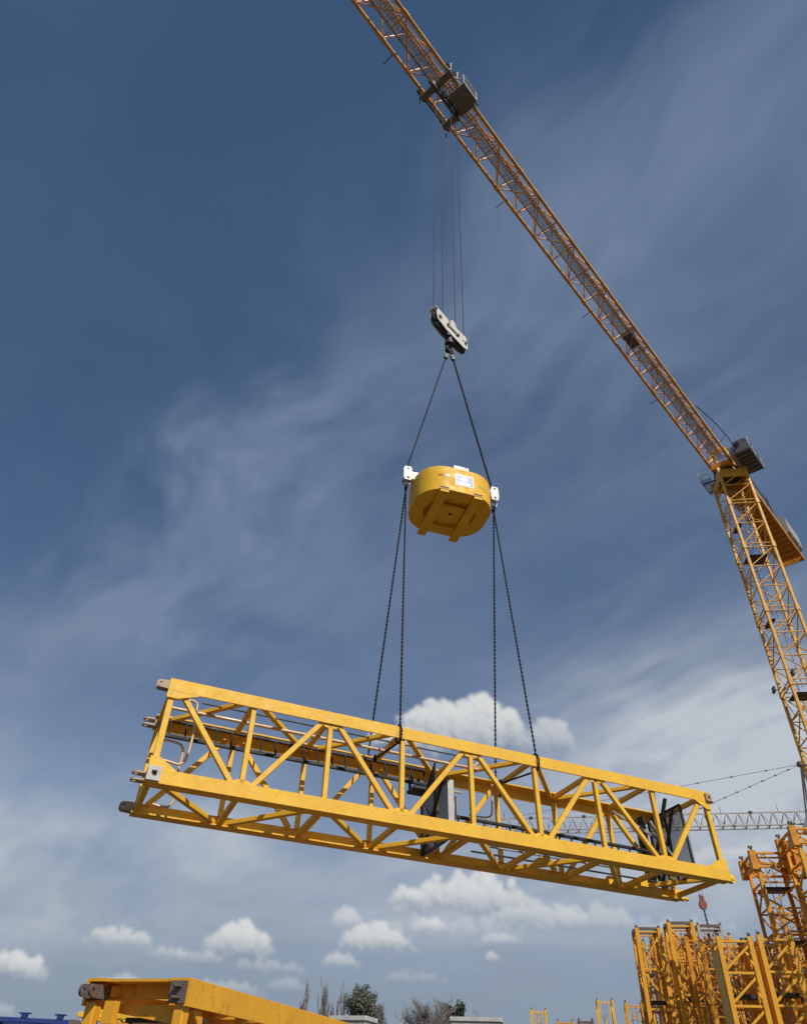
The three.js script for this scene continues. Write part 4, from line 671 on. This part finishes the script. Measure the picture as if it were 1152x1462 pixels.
// ------------------------------------------------------------------ far crane: jib, pendants, hook
{
  const P0 = atDepth(1163, 1168, 70), y0 = P0.y, A = P0.clone();
  let B = atDepth(690, 1184, 75); B.y = y0; const base = V(A.x, 0, A.z);
  const t = thing('distant_crane', 'distant grey-white crane with a pendant-stayed lattice jib', 'tower crane', null, base), L = p => p.clone().sub(base);
  const d = B.clone().sub(A).setY(0), len = d.length(); d.normalize(); const n = V().crossVectors(d, V(0, 1, 0)).normalize(), Q = (s, l, h) => L(A.clone().addScaledVector(d, s).addScaledVector(n, l).add(V(0, h, 0)));
  const N = Math.round(len / 5.9), sl = len / N;
  for (let k = 0; k < N; k++) {
    const g = grp('jib_section', t), s0 = k * sl, np = 5, pw = sl / np;
    for (const l of [-0.6, 0.6]) bar(g, 'bottom_chord', Q(s0, l, -0.7), Q(s0 + sl, l, -0.7), 0.13, 0.13, M.greyWhite);
    bar(g, 'top_chord', Q(s0, 0, 0.65), Q(s0 + sl, 0, 0.65), 0.12, 0.12, M.greyWhite);
    for (let p = 0; p < np; p++) { const a = s0 + p * pw; for (const l of [-0.6, 0.6]) { tubeBar(g, 'diagonal', Q(a, l, -0.7), Q(a + pw / 2, 0, 0.65), 0.045, M.greyWhite, 6); tubeBar(g, 'diagonal', Q(a + pw / 2, 0, 0.65), Q(a + pw, l, -0.7), 0.045, M.greyWhite, 6); } tubeBar(g, 'strut', Q(a, -0.6, -0.7), Q(a, 0.6, -0.7), 0.035, M.greyWhite, 6); }
    mesh('joint', [boxG(-0.15, 0.15, -0.12, 0.12, -0.12, 0.12).translate(...Q(s0 + 0.4, 0, 0.68).toArray()), rodG(Q(s0 + 3.2, 0, 0.65), Q(s0 + 3.2, 0, 1.3), 0.025)], M.dark, g);
  }
  const apexW = atDepth(1143, 1091, 68.9), apex = L(apexW);
  for (const [sx, nm] of [[len * 0.92, 'pendant_rod'], [len * 0.36, 'pendant_rod']]) { const b = Q(sx, 0, 0.72), a = apex.clone(); tubeBar(t, nm, a, b, 0.022, M.steel, 6); for (let k = 1; k < 9; k++) { const q = a.clone().lerp(b, k / 9); mesh('pendant_joint', [boxG(-0.11, 0.11, -0.055, 0.055, -0.055, 0.055).translate(q.x, q.y, q.z)], M.steel, t); } }
  const hd = grp('cathead', t);
  for (const [s, l] of [[-0.9, -0.6], [-0.9, 0.6], [0.8, -0.6], [0.8, 0.6]]) bar(hd, 'post', Q(s, l, -0.9), apex.clone().addScaledVector(n, l * 0.3), 0.14, 0.14, M.greyWhite);
  mesh('apex_plate', [boxG(-0.3, 0.3, -0.2, 0.2, -0.3, 0.3).translate(apex.x, apex.y, apex.z)], M.steel, hd);
  const ms = grp('mast', t); for (const [a, b] of [[-0.8, -0.8], [0.8, -0.8], [0.8, 0.8], [-0.8, 0.8]]) bar(ms, 'leg', V(a, 0, b), V(a, y0 - 0.9, b), 0.16, 0.16, M.greyWhite, V(0, 0, 1));
  for (let y = 0.5; y < y0 - 2.2; y += 1.6) for (let f = 0; f < 4; f++) { const c = [[-0.8, -0.8], [0.8, -0.8], [0.8, 0.8], [-0.8, 0.8]], a = c[f], b = c[(f + 1) % 4]; tubeBar(ms, 'diagonal', V(a[0], y, a[1]), V(b[0], y + 1.5, b[1]), 0.05, M.greyWhite, 6); }
  mesh('slewing_platform', [boxG(-1.1, 1.1, y0 - 1.3, y0 - 0.85, -1.1, 1.1)], M.greyWhite, t);
  const cjd = d.clone().negate(); bar(t, 'counter_jib', V(0, y0 - 0.7, 0), V(0, y0 - 0.7, 0).addScaledVector(cjd, 9), 1.2, 0.3, M.greyWhite, V(0, 1, 0));
  mesh('counterweight', [boxG(-0.7, 0.7, -1.6, 0.6, -0.7, 0.7).translate(cjd.x * 8, y0 - 0.5, cjd.z * 8)], M.concrete, t);
  mesh('pedestal', [boxG(-2, 2, 0.002, 0.4, -2, 2)], M.concrete, t);
  // its hook: hangs under the jib
  const sH = (() => { let best = 0, bd = 1e9; for (let s = 0; s < len; s += 0.1) { const w = A.clone().addScaledVector(d, s), c = w.clone().applyMatrix4(camera.matrixWorldInverse); const h0 = atPlane(1003, 1292, w, V(d.z, 0, -d.x).cross(V(0, 1, 0)).normalize()); const e = Math.abs(h0.clone().sub(w).dot(d)); if (e < bd) { bd = e; best = s; } } return best; })();
  const hp = atPlane(1003, 1292, A, n), o = hp.clone();
  const k = thing('crane_hook', 'small rust-orange hook block hanging above the upright sections', 'hook block', null, o);
  mesh('cheek_plate', [plateG([[-0.3, -0.5], [0.3, -0.5], [0.48, -0.1], [0.42, 0.4], [0.2, 0.5], [-0.2, 0.5], [-0.42, 0.4], [-0.48, -0.1]], 0.12).translate(0, 0, 0.14), plateG([[-0.3, -0.5], [0.3, -0.5], [0.48, -0.1], [0.42, 0.4], [0.2, 0.5], [-0.2, 0.5], [-0.42, 0.4], [-0.48, -0.1]], 0.12).translate(0, 0, -0.14)], M.redOrange, k);
  mesh('head', [boxG(-0.28, -0.04, 0.5, 1.2, -0.14, 0.14), boxG(0.06, 0.28, 0.5, 1.1, -0.14, 0.14)], M.redOrange, k);
  mesh('sheave', [xf(rod(0.34, 0.12, 16), frame(V(0, 0.1, -0.06), V(0, 0.1, 0.06)).m)], M.dark, k);
  mesh('chain', [chainG(V(0, -0.5, 0), V(0.12, -3.2, 0), 0.26, 0.2, 0.05)], M.chain, k);
  k.scale.setScalar(0.72);
  for (const x of [-0.12, 0.12]) { const r = thing('hoist_rope', 'hair-thin rope above the rust-orange hook block', 'rope', 'ropes of the distant hook', o.clone().add(V(x, 0.8, 0))); tubeBar(r, 'wire_rope', V(), V(0, y0 - 0.7 - o.y - 0.8, 0), 0.012, M.rope, 5); }
}
// ------------------------------------------------------------------ blue and yellow sections lying at the back left
function lyingFar(pa, pb, dz, name, label, mat, stubs) {
  const a = atDepth(pa[0], pa[1], dz), b = atDepth(pb[0], pb[1], dz * 1.02); b.y = a.y; const dir = b.clone().sub(a).setY(0); const len = dir.length(); dir.normalize();
  const t = thing(name, label, 'jib section', null, V(a.x, 0, a.z)), n = V().crossVectors(dir, V(0, 1, 0)), q = (s, l, y) => V(0, y, 0).addScaledVector(dir, s).addScaledVector(n, l);
  const h = a.y, y0 = Math.max(0.02, h - 1.6);
  for (const [l, y] of [[0.7, h], [-0.7, h], [0.7, y0 + 0.1], [-0.7, y0 + 0.1]]) bar(t, 'chord', q(0, l, y), q(len, l, y), 0.16, 0.16, mat);
  const N = Math.round(len / 1.3), p = len / N;
  for (let k = 0; k <= N; k++) { for (const l of [0.7, -0.7]) { if (k < N) bar(t, 'diagonal', q(k * p, l, k % 2 ? h : y0 + 0.1), q(k * p + p, l, k % 2 ? y0 + 0.1 : h), 0.09, 0.09, mat); } bar(t, 'strut', q(k * p, -0.7, h), q(k * p, 0.7, h), 0.08, 0.08, mat); }
  for (const s of stubs) mesh('stub', [boxG(-0.1, 0.1, h + 0.08, h + 0.2, -0.1, 0.1).translate(...q(s * len, 0.7, 0).toArray()), boxG(-0.2, 0.2, h + 0.2, h + 0.24, -0.12, 0.12).translate(...q(s * len, 0.7, 0).toArray())], mat, t);
  lugs(t, 0, 1, 0, 0, 'z', M.steel).applyMatrix4(basis(dir.clone(), V(0, 1, 0), n.clone().negate(), q(len, 0.7, h)));
  for (const s of [0.15, 0.85]) mesh('trestle', [0.7, -0.7].flatMap(l => [barG(q(s * len - 0.5, l, 0), q(s * len, l, y0 + 0.02), 0.12, 0.12), barG(q(s * len + 0.5, l, 0), q(s * len, l, y0 + 0.02), 0.12, 0.12)]), M.timber, t);
  return t;
}
lyingFar([-60, 1454], [112, 1456], 27, 'blue_jib_section', 'blue painted jib section lying raised at the yard edge', M.blue, [0.32, 0.585, 0.88]);
lyingFar([118, 1451], [330, 1456], 26, 'yellow_jib_section', 'yellow jib section lying behind the foreground section, next to the blue one', M.yellow, [0.16, 0.41, 0.7]);
// ------------------------------------------------------------------ huts
function hut(px0, px1, py, dz, label, deep) {
  const a = atDepth(px0, py, dz), b = atDepth(px1, py, dz), w = a.distanceTo(b), h = (a.y + b.y) / 2, c = a.clone().add(b).multiplyScalar(0.5);
  const t = thing('concrete_hut', label, 'hut', null, V(c.x, 0, c.z)); t.rotation.y = deep;
  mesh('wall', [boxG(-w / 2, w / 2, 0.002, h - 0.3, -2.6, 0)], M.concrete, t); mesh('roof', [boxG(-w / 2 - 0.1, w / 2 + 0.1, h - 0.3, h, -2.7, 0.1)], M.pale, t);
  mesh('door', [boxG(-0.5, 0.5, 0.05, 2.15, 0.003, 0.05)], M.steel, t);
}
hut(468, 524, 1450, 58, 'grey flat-roofed hut beside the bare poplars', -0.35);
hut(642, 714, 1452, 62, 'pale flat-roofed hut beside the dark evergreen', -0.2);
// ------------------------------------------------------------------ trees
function tree(px, py, dz, name, label, o) {
  const top = atDepth(px, py, dz), h = top.y, t = thing(name, label, 'tree', o.group, V(top.x, 0, top.z)), r = rng(o.seed), tr = [], tw = [], lf = [];
  function branch(p, dir, len, rad0, lev) {
    const n = lev === 0 ? 7 : 4; let q = p.clone(), d = dir.clone();
    for (let i = 0; i < n; i++) {
      const e = q.clone().addScaledVector(d, len / n), r0 = rad0 * (1 - 0.85 * i / n), r1 = rad0 * (1 - 0.85 * (i + 1) / n);
      (lev === 0 ? tr : tw).push(rodG(q, e, r0, lev === 0 ? 7 : 3, r1));
      if (lev < o.levels && (lev > 0 || i >= o.start)) for (let b = 0; b < o.split[lev]; b++) {
        const az = r() * Math.PI * 2, sp = o.spread * (0.6 + 0.7 * r()), side = V(Math.cos(az), 0, Math.sin(az)); const nd = d.clone().multiplyScalar(Math.cos(sp)).addScaledVector(side, Math.sin(sp)).add(V(0, o.rise, 0)).normalize();
        branch(q.clone().lerp(e, r()), nd, len * o.ratio * (0.6 + 0.6 * r()) * (lev === 0 ? 1.1 - 0.55 * i / n : 1), Math.max(r1 * 0.5, o.minR || 0.032), lev + 1);
      }
      if (o.leaf && lev >= o.levels - 1) for (let b = 0; b < o.leaf; b++) { const c = e.clone().add(V((r() - .5) * 1.1, (r() - .5) * 1.1, (r() - .5) * 1.1)), s = o.leafSize * (0.6 + 0.8 * r()), u = V(r() - .5, r() - .5, r() - .5).normalize().multiplyScalar(s), w = V(r() - .5, r() - .5, r() - .5).normalize().multiplyScalar(s * 0.6); lf.push(c, u, w); }
      q = e; d.add(V((r() - 0.5) * o.wob, o.rise * 0.2, (r() - 0.5) * o.wob)).normalize();
    }
  }
  const stems = o.stems || 1; for (let i = 0; i < stems; i++) branch(V((r() - .5) * (stems - 1) * 0.7, 0, (r() - .5) * (stems - 1) * 0.7), V((r() - .5) * 0.12, 1, (r() - .5) * 0.12).normalize(), h * (i ? 0.6 + 0.35 * r() : 0.98), h * 0.016, 0);
  mesh('trunk', tr, M.bark, t); const cr = mesh('crown', tw, M.bark, t);
  if (lf.length) {
    const pos = []; for (let i = 0; i < lf.length; i += 3) { const c = lf[i], u = lf[i + 1], w = lf[i + 2], A = c.clone().sub(u), B = c.clone().add(w), C = c.clone().add(u), E = c.clone().sub(w); for (const q of [A, B, C, A, C, E]) pos.push(q.x, q.y, q.z); }
    const g = new THREE.BufferGeometry(); g.setAttribute('position', new THREE.Float32BufferAttribute(pos, 3)); g.computeVertexNormals(); const m = mesh('foliage', g, new THREE.MeshPhysicalMaterial({ color: new THREE.Color().setRGB(...o.leafColor), roughness: 0.9, side: THREE.DoubleSide }), t); m.userData.kind = 'stuff';
  }
  const bb = new THREE.Box3().setFromObject(t), k = h / bb.max.y; t.scale.set(k * (o.fat || 1), k, k * (o.fat || 1));
  return t;
}
const POP = { levels: 3, minR: 0.045, split: [5, 3, 1], spread: 0.26, rise: 0.45, ratio: 0.34, wob: 0.08, start: 1, stems: 3, group: 'bare poplars behind the lying section' };
const pops = [[437, 1397, 120, 11, 'bare poplar standing apart from the other poplars'], [464, 1400, 125, 12, 'bare poplar between the lone poplar and the tallest one'], [472, 1391, 125, 13, 'tallest bare poplar of the row'], [483, 1404, 130, 14, 'thin pale poplar between two darker poplars'], [498, 1398, 122, 15, 'bare poplar beside the leafy grey-green tree']];
for (const [px, py, dz, seed, lab] of pops) tree(px, py, dz, 'poplar_tree', lab, { ...POP, seed });
tree(519, 1402, 90, 'leafy_tree', 'grey-green half-leafed tree with a pointed crown beside the poplars', { levels: 3, split: [4, 3, 2], spread: 0.75, rise: 0.25, ratio: 0.36, wob: 0.2, start: 2, seed: 21, leaf: 2, leafSize: 0.18, leafColor: [0.16, 0.17, 0.125] });
tree(542, 1420, 88, 'leafy_tree', 'lower grey twiggy tree leaning on the pointed leafy tree', { levels: 3, split: [4, 3, 2], spread: 0.65, rise: 0.3, ratio: 0.36, wob: 0.2, start: 2, seed: 22, leaf: 1, leafSize: 0.13, leafColor: [0.17, 0.17, 0.14] });
tree(621, 1417, 92, 'bare_tree', 'broad round bare tree beside the pale hut', { levels: 3, split: [7, 5, 4], spread: 0.85, rise: 0.22, ratio: 0.5, wob: 0.2, start: 2, seed: 31, stems: 2, fat: 1.3 });
tree(661, 1428, 95, 'evergreen_tree', 'dark green evergreen rising behind the pale hut', { levels: 3, split: [5, 3, 2], spread: 0.8, rise: 0.15, ratio: 0.36, wob: 0.2, start: 2, seed: 32, leaf: 4, leafSize: 0.22, leafColor: [0.06, 0.085, 0.04] });
tree(725, 1452, 95, 'evergreen_tree', 'low dark evergreen at the end of the pale hut', { levels: 3, split: [5, 3, 2], spread: 0.9, rise: 0.12, ratio: 0.45, wob: 0.2, start: 2, seed: 33, leaf: 4, leafSize: 0.22, leafColor: [0.07, 0.09, 0.05] });
tree(681, 1437, 100, 'bare_tree', 'thin bare tree between the evergreen and the pale hut roof', { levels: 3, split: [3, 2, 2], spread: 0.5, rise: 0.3, ratio: 0.35, wob: 0.15, start: 2, seed: 34 });

scene.traverse(o => { if (o.isMesh) { o.castShadow = true; o.receiveShadow = true; } });
renderer.render(scene, camera);
